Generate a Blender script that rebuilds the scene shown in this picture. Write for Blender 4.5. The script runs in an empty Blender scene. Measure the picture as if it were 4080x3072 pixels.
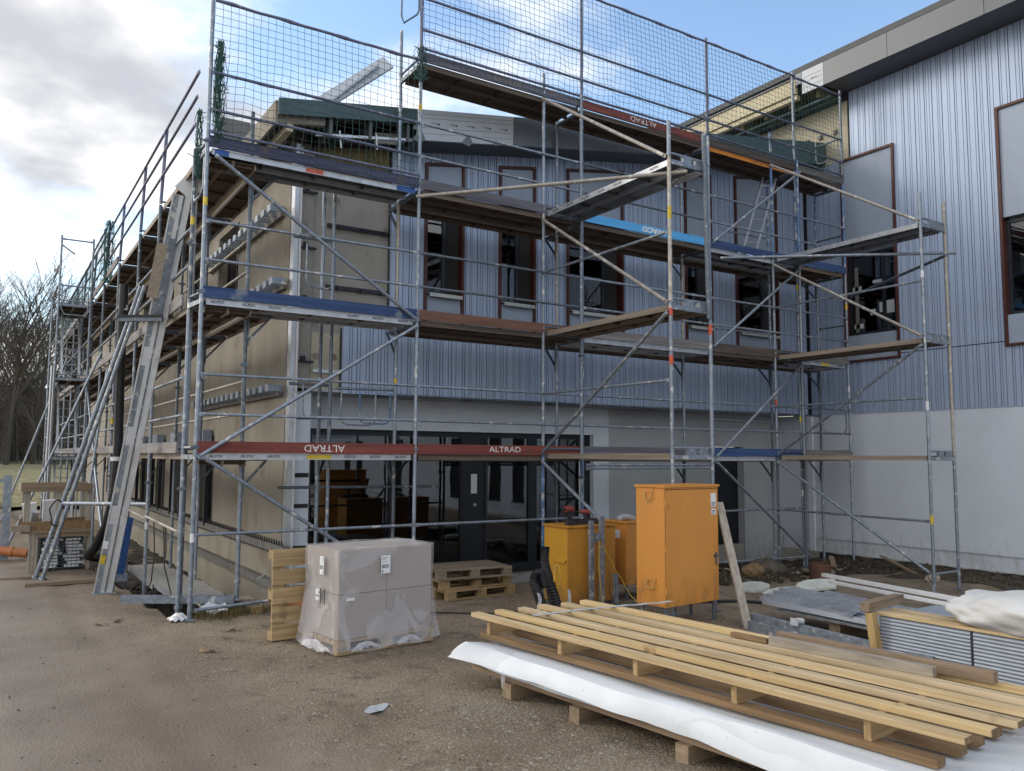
import bpy, bmesh, math, random
from mathutils import Vector, Matrix, Euler
import numpy as np
random.seed(7)
RAD = math.radians
scene = bpy.context.scene
C = bpy.context.collection

# ------------------------------------------------------------------ camera
cam_d = bpy.data.cameras.new('camera')
cam_o = bpy.data.objects.new('camera', cam_d); C.objects.link(cam_o)
cam_d.sensor_width = 36.0; cam_d.lens = 3259.2 / 4080 * 36.0
cam_d.clip_start = 0.05; cam_d.clip_end = 3000
def cam_axes(yaw, pitch, roll):
    f = Vector((math.sin(yaw)*math.cos(pitch), math.cos(yaw)*math.cos(pitch), math.sin(pitch)))
    r = Vector((math.cos(yaw), -math.sin(yaw), 0)); u = r.cross(f)
    c, s = math.cos(roll), math.sin(roll)
    return c*r + s*u, -s*r + c*u, f
_r, _u, _f = cam_axes(RAD(32.7065), RAD(4.9626), RAD(0.3049))
m = Matrix((( _r.x, _u.x, -_f.x, -2.2503), (_r.y, _u.y, -_f.y, -10.9106), (_r.z, _u.z, -_f.z, 2.0601), (0, 0, 0, 1)))
cam_o.matrix_world = m
scene.camera = cam_o
scene.view_settings.view_transform = 'Standard'; scene.view_settings.look = 'None'
scene.view_settings.gamma = 1.0; scene.view_settings.use_curve_mapping = False
scene.view_settings.exposure = 1.42

# ------------------------------------------------------------------ sky and sun
SUN_AZ, SUN_EL = -44.0, 24.0      # azimuth clockwise from +Y
sun_dir = Vector((math.sin(RAD(SUN_AZ))*math.cos(RAD(SUN_EL)), math.cos(RAD(SUN_AZ))*math.cos(RAD(SUN_EL)), math.sin(RAD(SUN_EL))))
world = bpy.data.worlds.new('World'); scene.world = world; world.use_nodes = True
nt = world.node_tree; nt.nodes.clear()
def N(t, **k):
    n = nt.nodes.new(t)
    for a, v in k.items(): setattr(n, a, v)
    return n
def L(a, b): nt.links.new(a, b)
def sval(nd, i, v): nd.inputs[i].default_value = v
sky = N('ShaderNodeTexSky'); sky.sky_type = 'NISHITA'; sky.sun_disc = False
sky.sun_elevation = RAD(SUN_EL); sky.sun_rotation = RAD(SUN_AZ); sky.altitude = 300; sky.air_density = 1.2; sky.dust_density = 1.0; sky.ozone_density = 2.0
tc = N('ShaderNodeTexCoord')
sep = N('ShaderNodeSeparateXYZ'); L(tc.outputs['Generated'], sep.inputs[0])
zz = N('ShaderNodeMath', operation='MAXIMUM'); L(sep.outputs[2], zz.inputs[0]); sval(zz, 1, 0.0)
za = N('ShaderNodeMath', operation='ADD'); L(zz.outputs[0], za.inputs[0]); sval(za, 1, 0.22)
dx = N('ShaderNodeMath', operation='DIVIDE'); L(sep.outputs[0], dx.inputs[0]); L(za.outputs[0], dx.inputs[1])
dy = N('ShaderNodeMath', operation='DIVIDE'); L(sep.outputs[1], dy.inputs[0]); L(za.outputs[0], dy.inputs[1])
cmb = N('ShaderNodeCombineXYZ'); L(dx.outputs[0], cmb.inputs[0]); L(dy.outputs[0], cmb.inputs[1]); sval(cmb, 2, 3.7)
mp = N('ShaderNodeMapping'); L(cmb.outputs[0], mp.inputs[0]); mp.inputs['Location'].default_value = (5.0, 1.0, 3.0)
n1 = N('ShaderNodeTexNoise'); L(mp.outputs[0], n1.inputs['Vector']); sval(n1, 'Scale', 1.15); sval(n1, 'Detail', 9.0); sval(n1, 'Roughness', 0.55); sval(n1, 'Distortion', 0.25)
# more cloud towards the sun (north), clearer towards +X
dsun = N('ShaderNodeVectorMath', operation='DOT_PRODUCT'); L(tc.outputs['Generated'], dsun.inputs[0]); dsun.inputs[1].default_value = sun_dir
bias = N('ShaderNodeMath', operation='MULTIPLY_ADD'); L(sep.outputs[0], bias.inputs[0]); sval(bias, 1, -0.16); sval(bias, 2, 0.085)
nb0 = N('ShaderNodeMath', operation='ADD'); L(n1.outputs['Fac'], nb0.inputs[0]); L(bias.outputs[0], nb0.inputs[1])
scov = N('ShaderNodeMapRange'); scov.interpolation_type = 'SMOOTHSTEP'; L(dsun.outputs['Value'], scov.inputs['Value']); sval(scov, 'From Min', 0.80); sval(scov, 'From Max', 1.0); sval(scov, 'To Max', 0.16)
nb = N('ShaderNodeMath', operation='ADD'); L(nb0.outputs[0], nb.inputs[0]); L(scov.outputs[0], nb.inputs[1])
cr = N('ShaderNodeMapRange'); cr.interpolation_type = 'SMOOTHSTEP'; L(nb.outputs[0], cr.inputs['Value']); sval(cr, 'From Min', 0.50); sval(cr, 'From Max', 0.63)
n2 = N('ShaderNodeTexNoise'); L(mp.outputs[0], n2.inputs['Vector']); sval(n2, 'Scale', 1.7); sval(n2, 'Detail', 6.0); sval(n2, 'Roughness', 0.5)
shade = N('ShaderNodeMapRange'); shade.interpolation_type = 'SMOOTHSTEP'; L(n2.outputs['Fac'], shade.inputs['Value']); sval(shade, 'From Min', 0.47); sval(shade, 'From Max', 0.66)
ccol = N('ShaderNodeMix', data_type='RGBA'); L(shade.outputs[0], ccol.inputs['Factor']); ccol.inputs[6].default_value = (0.56, 0.555, 0.545, 1); ccol.inputs[7].default_value = (0.235, 0.245, 0.27, 1)
gl = N('ShaderNodeMath', operation='MAXIMUM'); L(dsun.outputs['Value'], gl.inputs[0]); sval(gl, 1, 0.0)
gp = N('ShaderNodeMath', operation='POWER'); L(gl.outputs[0], gp.inputs[0]); sval(gp, 1, 9.0)
gcol = N('ShaderNodeMix', data_type='RGBA'); gcol.blend_type = 'ADD'; L(gp.outputs[0], gcol.inputs['Factor']); L(ccol.outputs[2], gcol.inputs[6]); gcol.inputs[7].default_value = (0.16, 0.13, 0.07, 1)
skm = N('ShaderNodeMix', data_type='RGBA'); skm.blend_type = 'MULTIPLY'; sval(skm, 0, 1.0); L(sky.outputs[0], skm.inputs[6]); skm.inputs[7].default_value = (0.108, 0.108, 0.110, 1)
mixc = N('ShaderNodeMix', data_type='RGBA'); L(cr.outputs[0], mixc.inputs['Factor']); L(skm.outputs[2], mixc.inputs[6]); L(gcol.outputs[2], mixc.inputs[7])
bg = N('ShaderNodeBackground'); L(mixc.outputs[2], bg.inputs['Color']); sval(bg, 'Strength', 1.0)
wo = N('ShaderNodeOutputWorld'); L(bg.outputs[0], wo.inputs['Surface'])
sd = bpy.data.lights.new('sun', 'SUN'); sd.energy = 0.5; sd.angle = RAD(20); sd.color = (1.0, 0.93, 0.82)
so = bpy.data.objects.new('sun', sd); C.objects.link(so)
so.rotation_euler = (-sun_dir).to_track_quat('-Z', 'Y').to_euler(); so.location = (0, 40, 30)

# ------------------------------------------------------------------ helpers
ORG = {}
class MB:
    def __init__(s): s.v = []; s.f = []
    def poly(s, pts):
        b = len(s.v); s.v += [tuple(p) for p in pts]; s.f.append(tuple(range(b, b+len(pts))))
        return s
    def box(s, x0, x1, y0, y1, z0, z1):
        b = len(s.v)
        s.v += [(x0,y0,z0),(x1,y0,z0),(x1,y1,z0),(x0,y1,z0),(x0,y0,z1),(x1,y0,z1),(x1,y1,z1),(x0,y1,z1)]
        s.f += [(b,b+3,b+2,b+1),(b+4,b+5,b+6,b+7),(b,b+1,b+5,b+4),(b+1,b+2,b+6,b+5),(b+2,b+3,b+7,b+6),(b+3,b,b+4,b+7)]
        return s
    def hexa(s, p):   # 8 points ordered like box
        b = len(s.v); s.v += [tuple(q) for q in p]
        s.f += [(b,b+3,b+2,b+1),(b+4,b+5,b+6,b+7),(b,b+1,b+5,b+4),(b+1,b+2,b+6,b+5),(b+2,b+3,b+7,b+6),(b+3,b,b+4,b+7)]
        return s
    def bar(s, p0, p1, w, h, up=(0,0,1)):   # rectangular bar between two points
        p0 = Vector(p0); p1 = Vector(p1); d = (p1-p0).normalized(); up = Vector(up)
        if abs(d.dot(up)) > 0.98: up = Vector((1,0,0))
        a = d.cross(up).normalized()*w/2; b_ = a.normalized().cross(d).normalized()*h/2
        s.hexa([p0-a-b_, p0+a-b_, p1+a-b_, p1-a-b_, p0-a+b_, p0+a+b_, p1+a+b_, p1-a+b_])
        return s
    def tube(s, p0, p1, r, n=10, r1=None, cap=True):
        p0 = Vector(p0); p1 = Vector(p1); d = p1-p0
        if d.length < 1e-6: return s
        d.normalize(); a = d.orthogonal().normalized(); c = d.cross(a); r1 = r if r1 is None else r1
        b = len(s.v)
        for P, R_ in ((p0, r), (p1, r1)):
            for i in range(n):
                t = 2*math.pi*i/n; s.v.append(tuple(P + (a*math.cos(t)+c*math.sin(t))*R_))
        for i in range(n):
            j = (i+1) % n; s.f.append((b+i, b+j, b+n+j, b+n+i))
        if cap: s.f.append(tuple(b+n-1-i for i in range(n))); s.f.append(tuple(b+n+i for i in range(n)))
        return s
    def path(s, pts, r, n=8, radf=None, cap=True):
        pts = [Vector(p) for p in pts]; b = len(s.v); k = len(pts)
        t0 = (pts[1]-pts[0]).normalized(); a = t0.orthogonal().normalized()
        for i, p in enumerate(pts):
            t = (pts[min(i+1,k-1)]-pts[max(i-1,0)]).normalized()
            a = (a - t*a.dot(t));  a = a.normalized() if a.length > 1e-6 else t.orthogonal().normalized()
            c = t.cross(a); R_ = r if radf is None else r*radf(i/(k-1), i)
            for q in range(n):
                g = 2*math.pi*q/n; s.v.append(tuple(p + (a*math.cos(g)+c*math.sin(g))*R_))
        for i in range(k-1):
            for q in range(n):
                w = (q+1) % n; s.f.append((b+i*n+q, b+i*n+w, b+(i+1)*n+w, b+(i+1)*n+q))
        if cap: s.f.append(tuple(b+n-1-i for i in range(n))); s.f.append(tuple(b+(k-1)*n+i for i in range(n)))
        return s
    def grid(s, fn, nu, nv):
        b = len(s.v)
        for i in range(nu+1):
            for j in range(nv+1): s.v.append(tuple(fn(i/nu, j/nv)))
        for i in range(nu):
            for j in range(nv):
                q = b+i*(nv+1)+j; s.f.append((q, q+nv+1, q+nv+2, q+1))
        return s
    def prism(s, pts, axis, a0, a1):   # 2-D outline extruded along an axis 'x','y','z'
        def P(p, a): return (a,p[0],p[1]) if axis=='x' else ((p[0],a,p[1]) if axis=='y' else (p[0],p[1],a))
        b = len(s.v); n = len(pts)
        s.v += [P(p,a0) for p in pts]+[P(p,a1) for p in pts]
        s.f.append(tuple(b+n-1-i for i in range(n))); s.f.append(tuple(b+n+i for i in range(n)))
        for i in range(n):
            j=(i+1)%n; s.f.append((b+i,b+j,b+n+j,b+n+i))
        return s
    def mesh(s, name):
        me = bpy.data.meshes.new(name); me.from_pydata(s.v, [], s.f); me.update()
        bm = bmesh.new(); bm.from_mesh(me); bmesh.ops.recalc_face_normals(bm, faces=bm.faces); bm.to_mesh(me); bm.free()
        return me
    def build(s, name, mat, parent=None, smooth=False, local=False, bevel=0):
        root = parent
        while root is not None and root.parent is not None: root = root.parent
        if root is not None and not local:
            o = root.location
            s.v = [(x-o.x, y-o.y, z-o.z) for x, y, z in s.v]
        me = s.mesh(name)
        if bevel:
            bm = bmesh.new(); bm.from_mesh(me)
            bmesh.ops.bevel(bm, geom=[e for e in bm.edges if e.is_manifold and e.calc_face_angle(0) > 0.6], offset=bevel, segments=2, profile=0.6, affect='EDGES')
            bm.to_mesh(me); bm.free()
        if smooth:
            me.polygons.foreach_set('use_smooth', [True]*len(me.polygons))
            try: me.set_sharp_from_angle(angle=RAD(40))
            except Exception: pass
        ob = bpy.data.objects.new(name, me); C.objects.link(ob)
        if mat is not None: me.materials.append(M[mat] if isinstance(mat, str) else mat)
        if parent is not None: ob.parent = parent
        return ob
def tag(o, label=None, cat=None, group=None, kind=None):
    if label: o['label'] = label
    if cat and not kind and o.parent is None: o['kind'] = 'thing'
    if cat: o['category'] = cat
    if group: o['group'] = group
    if kind: o['kind'] = kind
    return o
def thing(name, label, cat, loc=(0,0,0), rotz=0.0, group=None):
    o = bpy.data.objects.new(name, None); C.objects.link(o)
    o.empty_display_size = 0.2; o.location = loc; o.rotation_euler = (0,0,rotz)
    return tag(o, label, cat, group)
def copy_tree(o, parent=None):
    c = o.copy(); C.objects.link(c); c.parent = parent
    for ch in list(o.children): copy_tree(ch, c)
    return c
def text(s, size, mat, parent, mtx, name='lettering', ext=0.0006, sx=1.0, bold=0.0):
    cu = bpy.data.curves.new(name, 'FONT'); cu.body = s; cu.size = size; cu.extrude = ext; cu.offset = bold
    cu.align_x = 'CENTER'; cu.align_y = 'CENTER'; cu.resolution_u = 2
    to = bpy.data.objects.new('tmp_text', cu); C.objects.link(to)
    dg = bpy.context.evaluated_depsgraph_get()
    me = bpy.data.meshes.new_from_object(to.evaluated_get(dg)); me.name = name
    bpy.data.objects.remove(to); bpy.data.curves.remove(cu)
    me.transform(Matrix.Diagonal((sx,1,1,1)))
    root = parent
    while root.parent is not None: root = root.parent
    me.transform(mtx); me.transform(Matrix.Translation(-root.location))
    me.materials.clear(); me.materials.append(M[mat])
    ob = bpy.data.objects.new(name, me); C.objects.link(ob); ob.parent = parent
    return ob
def face_front(x, y, z, flip=False):   # text on a plane facing -Y
    mm = Matrix.Translation((x,y,z)) @ Matrix.Rotation(RAD(90),4,'X')
    return mm @ Matrix.Rotation(RAD(180),4,'Z') if flip else mm

# ------------------------------------------------------------------ materials
M = {}
def mat(name, col, rough=0.6, metal=0.0, var=0.15, scale=6.0, col2=None, bump=0.0, bscale=40.0, stretch=None, spec=None, detail=5.0, contrast=(0.3,0.7), spots=None, sscale=25.0, sth=(0.62,0.72), rvar=0.0, coat=0.0):
    ma = bpy.data.materials.new(name); ma.use_nodes = True; t = ma.node_tree; t.nodes.clear()
    def n(ty, **k):
        q = t.nodes.new(ty)
        for a, v in k.items(): setattr(q, a, v)
        return q
    out = n('ShaderNodeOutputMaterial'); b = n('ShaderNodeBsdfPrincipled'); t.links.new(b.outputs[0], out.inputs[0])
    co = n('ShaderNodeTexCoord'); mpn = n('ShaderNodeMapping'); t.links.new(co.outputs['Object'], mpn.inputs[0])
    if stretch: mpn.inputs['Scale'].default_value = stretch
    no = n('ShaderNodeTexNoise'); t.links.new(mpn.outputs[0], no.inputs['Vector']); no.inputs['Scale'].default_value = scale; no.inputs['Detail'].default_value = detail; no.inputs['Roughness'].default_value = 0.6
    mr = n('ShaderNodeMapRange'); t.links.new(no.outputs['Fac'], mr.inputs['Value']); mr.inputs['From Min'].default_value = contrast[0]; mr.inputs['From Max'].default_value = contrast[1]
    mx = n('ShaderNodeMix', data_type='RGBA'); t.links.new(mr.outputs[0], mx.inputs['Factor'])
    c2 = col2 if col2 else tuple(min(1, c*(1+var)) for c in col); c1 = col if col2 else tuple(c*(1-var) for c in col)
    mx.inputs[6].default_value = (*c1, 1); mx.inputs[7].default_value = (*c2, 1)
    last = mx.outputs[2]
    # every object a little different
    oi = n('ShaderNodeObjectInfo'); rr = n('ShaderNodeMapRange'); t.links.new(oi.outputs['Random'], rr.inputs['Value']); rr.inputs['To Min'].default_value = 1-0.4*var-0.03; rr.inputs['To Max'].default_value = 1+0.4*var+0.03
    hv = n('ShaderNodeHueSaturation'); t.links.new(rr.outputs[0], hv.inputs['Value']); t.links.new(last, hv.inputs['Color']); last = hv.outputs[0]
    if spots:
        n3 = n('ShaderNodeTexNoise'); t.links.new(co.outputs['Object'], n3.inputs['Vector']); n3.inputs['Scale'].default_value = sscale; n3.inputs['Detail'].default_value = 4
        m3 = n('ShaderNodeMapRange'); t.links.new(n3.outputs['Fac'], m3.inputs['Value']); m3.inputs['From Min'].default_value = sth[0]; m3.inputs['From Max'].default_value = sth[1]
        x3 = n('ShaderNodeMix', data_type='RGBA'); t.links.new(m3.outputs[0], x3.inputs['Factor']); t.links.new(last, x3.inputs[6]); x3.inputs[7].default_value = (*spots, 1); last = x3.outputs[2]
    t.links.new(last, b.inputs['Base Color'])
    b.inputs['Roughness'].default_value = rough; b.inputs['Metallic'].default_value = metal
    if rvar:
        mrr = n('ShaderNodeMapRange'); t.links.new(no.outputs['Fac'], mrr.inputs['Value']); mrr.inputs['From Min'].default_value = 0.3; mrr.inputs['From Max'].default_value = 0.7; mrr.inputs['To Min'].default_value = rough-rvar; mrr.inputs['To Max'].default_value = rough+rvar; t.links.new(mrr.outputs[0], b.inputs['Roughness'])
    if spec is not None: b.inputs['Specular IOR Level'].default_value = spec
    if coat: b.inputs['Coat Weight'].default_value = coat; b.inputs['Coat Roughness'].default_value = 0.15
    if bump:
        nb2 = n('ShaderNodeTexNoise'); t.links.new(mpn.outputs[0], nb2.inputs['Vector']); nb2.inputs['Scale'].default_value = bscale; nb2.inputs['Detail'].default_value = 6
        bp = n('ShaderNodeBump'); bp.inputs['Strength'].default_value = bump; bp.inputs['Distance'].default_value = 0.02; t.links.new(nb2.outputs['Fac'], bp.inputs['Height']); t.links.new(bp.outputs[0], b.inputs['Normal'])
    M[name] = ma; return ma
def wood(name, c1, c2, axis, rough=0.75, bump=0.25, sc=9.0, spots=None):
    st = {'x': (0.10,2.2,2.2), 'y': (2.2,0.10,2.2), 'z': (2.2,2.2,0.10)}[axis]
    return mat(name, c1, rough, 0, 0.34, sc, col2=c2, bump=bump, bscale=22, stretch=st, contrast=(0.32,0.68), spots=spots, sscale=3.0, sth=(0.64,0.72))
mat('galv', (0.255,0.295,0.35), 0.46, 0.5, 0.28, 14, bump=0.05, bscale=60, spots=(0.55,0.55,0.53), sscale=9, sth=(0.60,0.66), rvar=0.12)
mat('galv_dark', (0.135,0.16,0.19), 0.5, 0.45, 0.3, 14, spots=(0.42,0.42,0.40), sscale=8, sth=(0.63,0.68))
mat('galv_warm', (0.40,0.37,0.33), 0.55, 0.3, 0.25, 12, spots=(0.6,0.58,0.54), sscale=9, sth=(0.60,0.66))
mat('galv_blue', (0.10,0.19,0.36), 0.5, 0.1, 0.3, 10, spots=(0.40,0.43,0.46), sscale=7, sth=(0.52,0.6))
mat('pipe_black', (0.03,0.033,0.038), 0.5, 0.2, 0.3, 8)
mat('alu', (0.55,0.57,0.60), 0.38, 0.75, 0.12, 9, bump=0.03, bscale=30, rvar=0.1)
mat('alu_bright', (0.62,0.64,0.67), 0.4, 0.4, 0.08, 5, rvar=0.1)
mat('alu_strip', (0.50,0.52,0.55), 0.45, 0.5, 0.18, 7, spots=(0.3,0.31,0.33), sscale=12)
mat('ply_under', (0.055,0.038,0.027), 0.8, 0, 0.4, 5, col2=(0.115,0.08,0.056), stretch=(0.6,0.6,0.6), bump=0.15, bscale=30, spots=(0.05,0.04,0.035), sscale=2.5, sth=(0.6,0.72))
mat('steel_deck', (0.11,0.115,0.12), 0.5, 0.5, 0.25, 6)
def perforate(name):
    t = M[name].node_tree; out = [n for n in t.nodes if n.type == 'OUTPUT_MATERIAL'][0]; b = [n for n in t.nodes if n.type == 'BSDF_PRINCIPLED'][0]
    co = t.nodes.new('ShaderNodeTexCoord'); vo = t.nodes.new('ShaderNodeTexVoronoi'); vo.voronoi_dimensions = '2D'; vo.inputs['Scale'].default_value = 26; vo.inputs['Randomness'].default_value = 0.0; t.links.new(co.outputs['Object'], vo.inputs['Vector'])
    lt = t.nodes.new('ShaderNodeMath'); lt.operation = 'LESS_THAN'; lt.inputs[1].default_value = 0.22; t.links.new(vo.outputs['Distance'], lt.inputs[0])
    tr = t.nodes.new('ShaderNodeBsdfTransparent'); mx = t.nodes.new('ShaderNodeMixShader'); t.links.new(lt.outputs[0], mx.inputs[0]); t.links.new(b.outputs[0], mx.inputs[1]); t.links.new(tr.outputs[0], mx.inputs[2]); t.links.new(mx.outputs[0], out.inputs[0])
perforate('steel_deck')
mat('sheet_grey', (0.36,0.40,0.46), 0.5, 0.3, 0.08, 6)
mat('carton_dark', (0.12,0.105,0.09), 0.9, 0, 0.2, 4)
wood('toe_red', (0.13,0.03,0.025), (0.23,0.06,0.045), 'x', spots=(0.10,0.05,0.04))
wood('toe_rust', (0.13,0.065,0.045), (0.24,0.12,0.08), 'x')
wood('toe_blue', (0.018,0.045,0.14), (0.05,0.10,0.24), 'x', spots=(0.17,0.20,0.25))
wood('toe_navy', (0.028,0.034,0.075), (0.07,0.075,0.13), 'x', spots=(0.10,0.085,0.08))
wood('toe_sky', (0.06,0.30,0.62), (0.10,0.40,0.75), 'x', spots=(0.04,0.14,0.28))
wood('toe_grey', (0.11,0.105,0.105), (0.23,0.215,0.21), 'x')
wood('toe_brown', (0.055,0.04,0.036), (0.12,0.09,0.075), 'x')
wood('toe_slate', (0.075,0.075,0.095), (0.15,0.15,0.18), 'x', spots=(0.20,0.12,0.07))
wood('toe_grey_y', (0.16,0.15,0.15), (0.31,0.29,0.28), 'y')
wood('edge_wood_y', (0.22,0.18,0.14), (0.36,0.30,0.24), 'y')
wood('edge_wood_x', (0.075,0.057,0.045), (0.17,0.13,0.10), 'x')
wood('timber_new', (0.42,0.30,0.15), (0.68,0.53,0.32), 'y', rough=0.7, spots=(0.42,0.29,0.15))
wood('timber_new_b', (0.36,0.27,0.155), (0.60,0.48,0.31), 'y', rough=0.75, spots=(0.30,0.22,0.14))
wood('timber_new_c', (0.47,0.33,0.15), (0.70,0.53,0.28), 'y', rough=0.7, sc=6.0, spots=(0.30,0.18,0.08))
wood('timber_dark', (0.13,0.078,0.036), (0.27,0.17,0.085), 'y', spots=(0.13,0.10,0.07))
wood('timber_block', (0.27,0.17,0.075), (0.45,0.31,0.16), 'x')
wood('timber_grey', (0.22,0.19,0.155), (0.38,0.33,0.27), 'y')
wood('timber_old', (0.19,0.13,0.085), (0.34,0.25,0.17), 'y')
wood('timber_old_x', (0.17,0.12,0.08), (0.32,0.24,0.16), 'x')
wood('timber_grey_z', (0.24,0.21,0.175), (0.40,0.36,0.30), 'z')
wood('timber_yel_z', (0.40,0.26,0.10), (0.60,0.43,0.20), 'z')
wood('pallet', (0.24,0.165,0.08), (0.43,0.31,0.16), 'x', spots=(0.20,0.13,0.07))
wood('pallet_y', (0.24,0.165,0.08), (0.43,0.31,0.16), 'y', spots=(0.20,0.13,0.07))
wood('pallet_old', (0.13,0.105,0.075), (0.26,0.21,0.15), 'x')
mat('clad', (0.40,0.49,0.655), 0.48, 0.2, 0.04, 1.5, rvar=0.05, spec=0.4)  # silver sheet made bluer: the cast of blue skylight is put into the colour
mat('clad_back', (0.045,0.055,0.075), 0.7, 0.1, 0.2, 5)
mat('panel_grey', (0.33,0.39,0.49), 0.55, 0.1, 0.05, 2)
mat('frame_brown', (0.075,0.023,0.017), 0.5, 0.1, 0.15, 8)
mat('frame_dark', (0.018,0.022,0.03), 0.4, 0.2, 0.2, 6)
mat('render_white', (0.72,0.78,0.86), 0.85, 0, 0.05, 2.0, bump=0.08, bscale=90)  # white render, tinted blue to carry the skylight
mat('render_pale', (0.68,0.74,0.82), 0.88, 0, 0.05, 1.2, bump=0.1, bscale=90)  # blue of the skylight mixed into the colour of the white wall
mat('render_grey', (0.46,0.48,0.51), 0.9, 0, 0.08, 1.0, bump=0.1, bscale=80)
mat('concrete', (0.25,0.225,0.185), 0.85, 0, 0.2, 0.9, col2=(0.355,0.325,0.27), bump=0.12, bscale=30, spots=(0.24,0.20,0.15), sscale=1.6, sth=(0.55,0.7), stretch=(1,1,0.45))
mat('concrete_grey', (0.30,0.29,0.265), 0.88, 0, 0.2, 1.6, col2=(0.40,0.385,0.35), bump=0.15, bscale=26, spots=(0.22,0.215,0.20), sscale=3)
mat('ledge', (0.16,0.155,0.15), 0.7, 0.1, 0.2, 6, spots=(0.28,0.24,0.2), sscale=5)
mat('insul', (0.47,0.43,0.33), 0.9, 0, 0.12, 5, bump=0.1)
mat('mineral', (0.17,0.135,0.06), 0.95, 0, 0.3, 7, bump=0.3)
mat('fascia', (0.15,0.165,0.185), 0.45, 0.3, 0.05, 1.0)
mat('fascia_lt', (0.135,0.145,0.16), 0.45, 0.2, 0.04, 1.0)
mat('soffit', (0.10,0.105,0.115), 0.5, 0.2, 0.08, 2.0)
mat('film', (0.50,0.53,0.58), 0.45, 0, 0.05, 3.0)
mat('membrane', (0.055,0.10,0.115), 0.6, 0, 0.12, 4.0)
mat('membrane_lt', (0.25,0.48,0.56), 0.6, 0, 0.15, 5.0)
mat('cream', (0.62,0.55,0.38), 0.75, 0, 0.1, 4.0, bump=0.1)
mat('wood_raft', (0.25,0.22,0.18), 0.8, 0, 0.2, 4.0)
mat('black_hole', (0.012,0.012,0.013), 0.9, 0, 0.2, 4.0)
mat('roofing', (0.12,0.125,0.13), 0.8, 0, 0.1, 3.0)
mat('interior', (0.16,0.155,0.15), 0.9, 0, 0.15, 2.0)
mat('blind', (0.05,0.052,0.058), 0.6, 0.2, 0.3, 30, stretch=(6,6,0.2))
mat('sill', (0.50,0.52,0.50), 0.5, 0.2, 0.05, 5)
mat('orange', (0.66,0.285,0.06), 0.42, 0.0, 0.05, 1.5, bump=0.04, bscale=20, spots=(0.55,0.19,0.03), sscale=6, sth=(0.66,0.74), spec=0.4)
mat('yellow_paint', (0.47,0.215,0.03), 0.5, 0.0, 0.1, 2.5, bump=0.05, bscale=20, spots=(0.30,0.15,0.03), sscale=8, sth=(0.64,0.72))
mat('yellow_lit', (0.66,0.33,0.03), 0.5, 0.0, 0.08, 2.5, bump=0.05, bscale=20, spots=(0.35,0.2,0.05), sscale=8, sth=(0.66,0.72))  # lighter copy of the chest's yellow: light on the door side painted in
mat('brass', (0.45,0.30,0.12), 0.4, 0.6, 0.1, 8)
mat('label', (0.75,0.77,0.80), 0.5, 0, 0.05, 10)
mat('print', (0.07,0.07,0.08), 0.6, 0, 0.1, 10)
mat('paint_white', (0.72,0.70,0.68), 0.7, 0, 0.15, 20)
mat('tape_yellow', (0.65,0.48,0.04), 0.5, 0, 0.15, 14)
mat('tape_red', (0.55,0.10,0.05), 0.5, 0, 0.15, 14)
mat('tape_white', (0.75,0.76,0.78), 0.5, 0, 0.1, 14)
mat('orange_strip', (0.70,0.24,0.03), 0.5, 0, 0.1, 8)
mat('cardboard', (0.33,0.285,0.25), 0.8, 0, 0.06, 2.0, bump=0.03)
mat('white_sheet', (0.60,0.635,0.68), 0.5, 0, 0.10, 1.3, bump=0.35, bscale=3.5, spots=(0.36,0.39,0.44), sscale=30.0, sth=(0.67,0.78))
mat('tarp', (0.60,0.60,0.59), 0.6, 0, 0.06, 3.0, bump=0.5, bscale=5)
mat('plastic_white', (0.55,0.57,0.60), 0.35, 0, 0.06, 3.0, bump=0.2, bscale=20)
mat('hose', (0.010,0.011,0.014), 0.45, 0, 0.2, 6)
mat('rubber', (0.02,0.02,0.022), 0.6, 0, 0.2, 8)
mat('blue_plate', (0.035,0.11,0.35), 0.5, 0.2, 0.15, 5, spots=(0.2,0.27,0.4), sscale=9)
mat('clay', (0.48,0.17,0.06), 0.6, 0, 0.12, 6)
mat('clay_dark', (0.12,0.06,0.042), 0.8, 0, 0.2, 8)
mat('net_green', (0.035,0.10,0.085), 0.8, 0, 0.2, 9)
mat('net_dark', (0.045,0.10,0.095), 0.8, 0, 0.2, 9)
mat('rail_violet', (0.16,0.17,0.25), 0.5, 0.4, 0.25, 10, spots=(0.35,0.35,0.42), sscale=9)
mat('bark', (0.055,0.047,0.04), 0.95, 0, 0.3, 5, bump=0.3)
mat('twig', (0.10,0.085,0.07), 0.95, 0, 0.3, 5)
mat('grass', (0.21,0.18,0.085), 0.95, 0, 0.4, 1.5, bump=0.5)
mat('drygrass', (0.17,0.14,0.06), 0.95, 0, 0.3, 3)
mat('soil', (0.045,0.036,0.028), 0.95, 0, 0.4, 5, bump=0.6, bscale=25)
mat('stone', (0.32,0.275,0.22), 0.9, 0, 0.3, 9, bump=0.2)
mat('stone_dark', (0.10,0.085,0.07), 0.9, 0, 0.3, 9, bump=0.2)
mat('foam', (0.55,0.57,0.52), 0.85, 0, 0.15, 6, bump=0.2)
mat('drill_red', (0.28,0.05,0.045), 0.5, 0, 0.1, 8)
mat('cable_yellow', (0.55,0.36,0.05), 0.6, 0, 0.1, 8)
mat('paper', (0.68,0.71,0.76), 0.8, 0, 0.05, 8)
mat('brown_sack', (0.19,0.125,0.068), 0.85, 0, 0.2, 8, bump=0.3)
mat('dust', (0.40,0.43,0.45), 0.9, 0, 0.2, 20)
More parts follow.
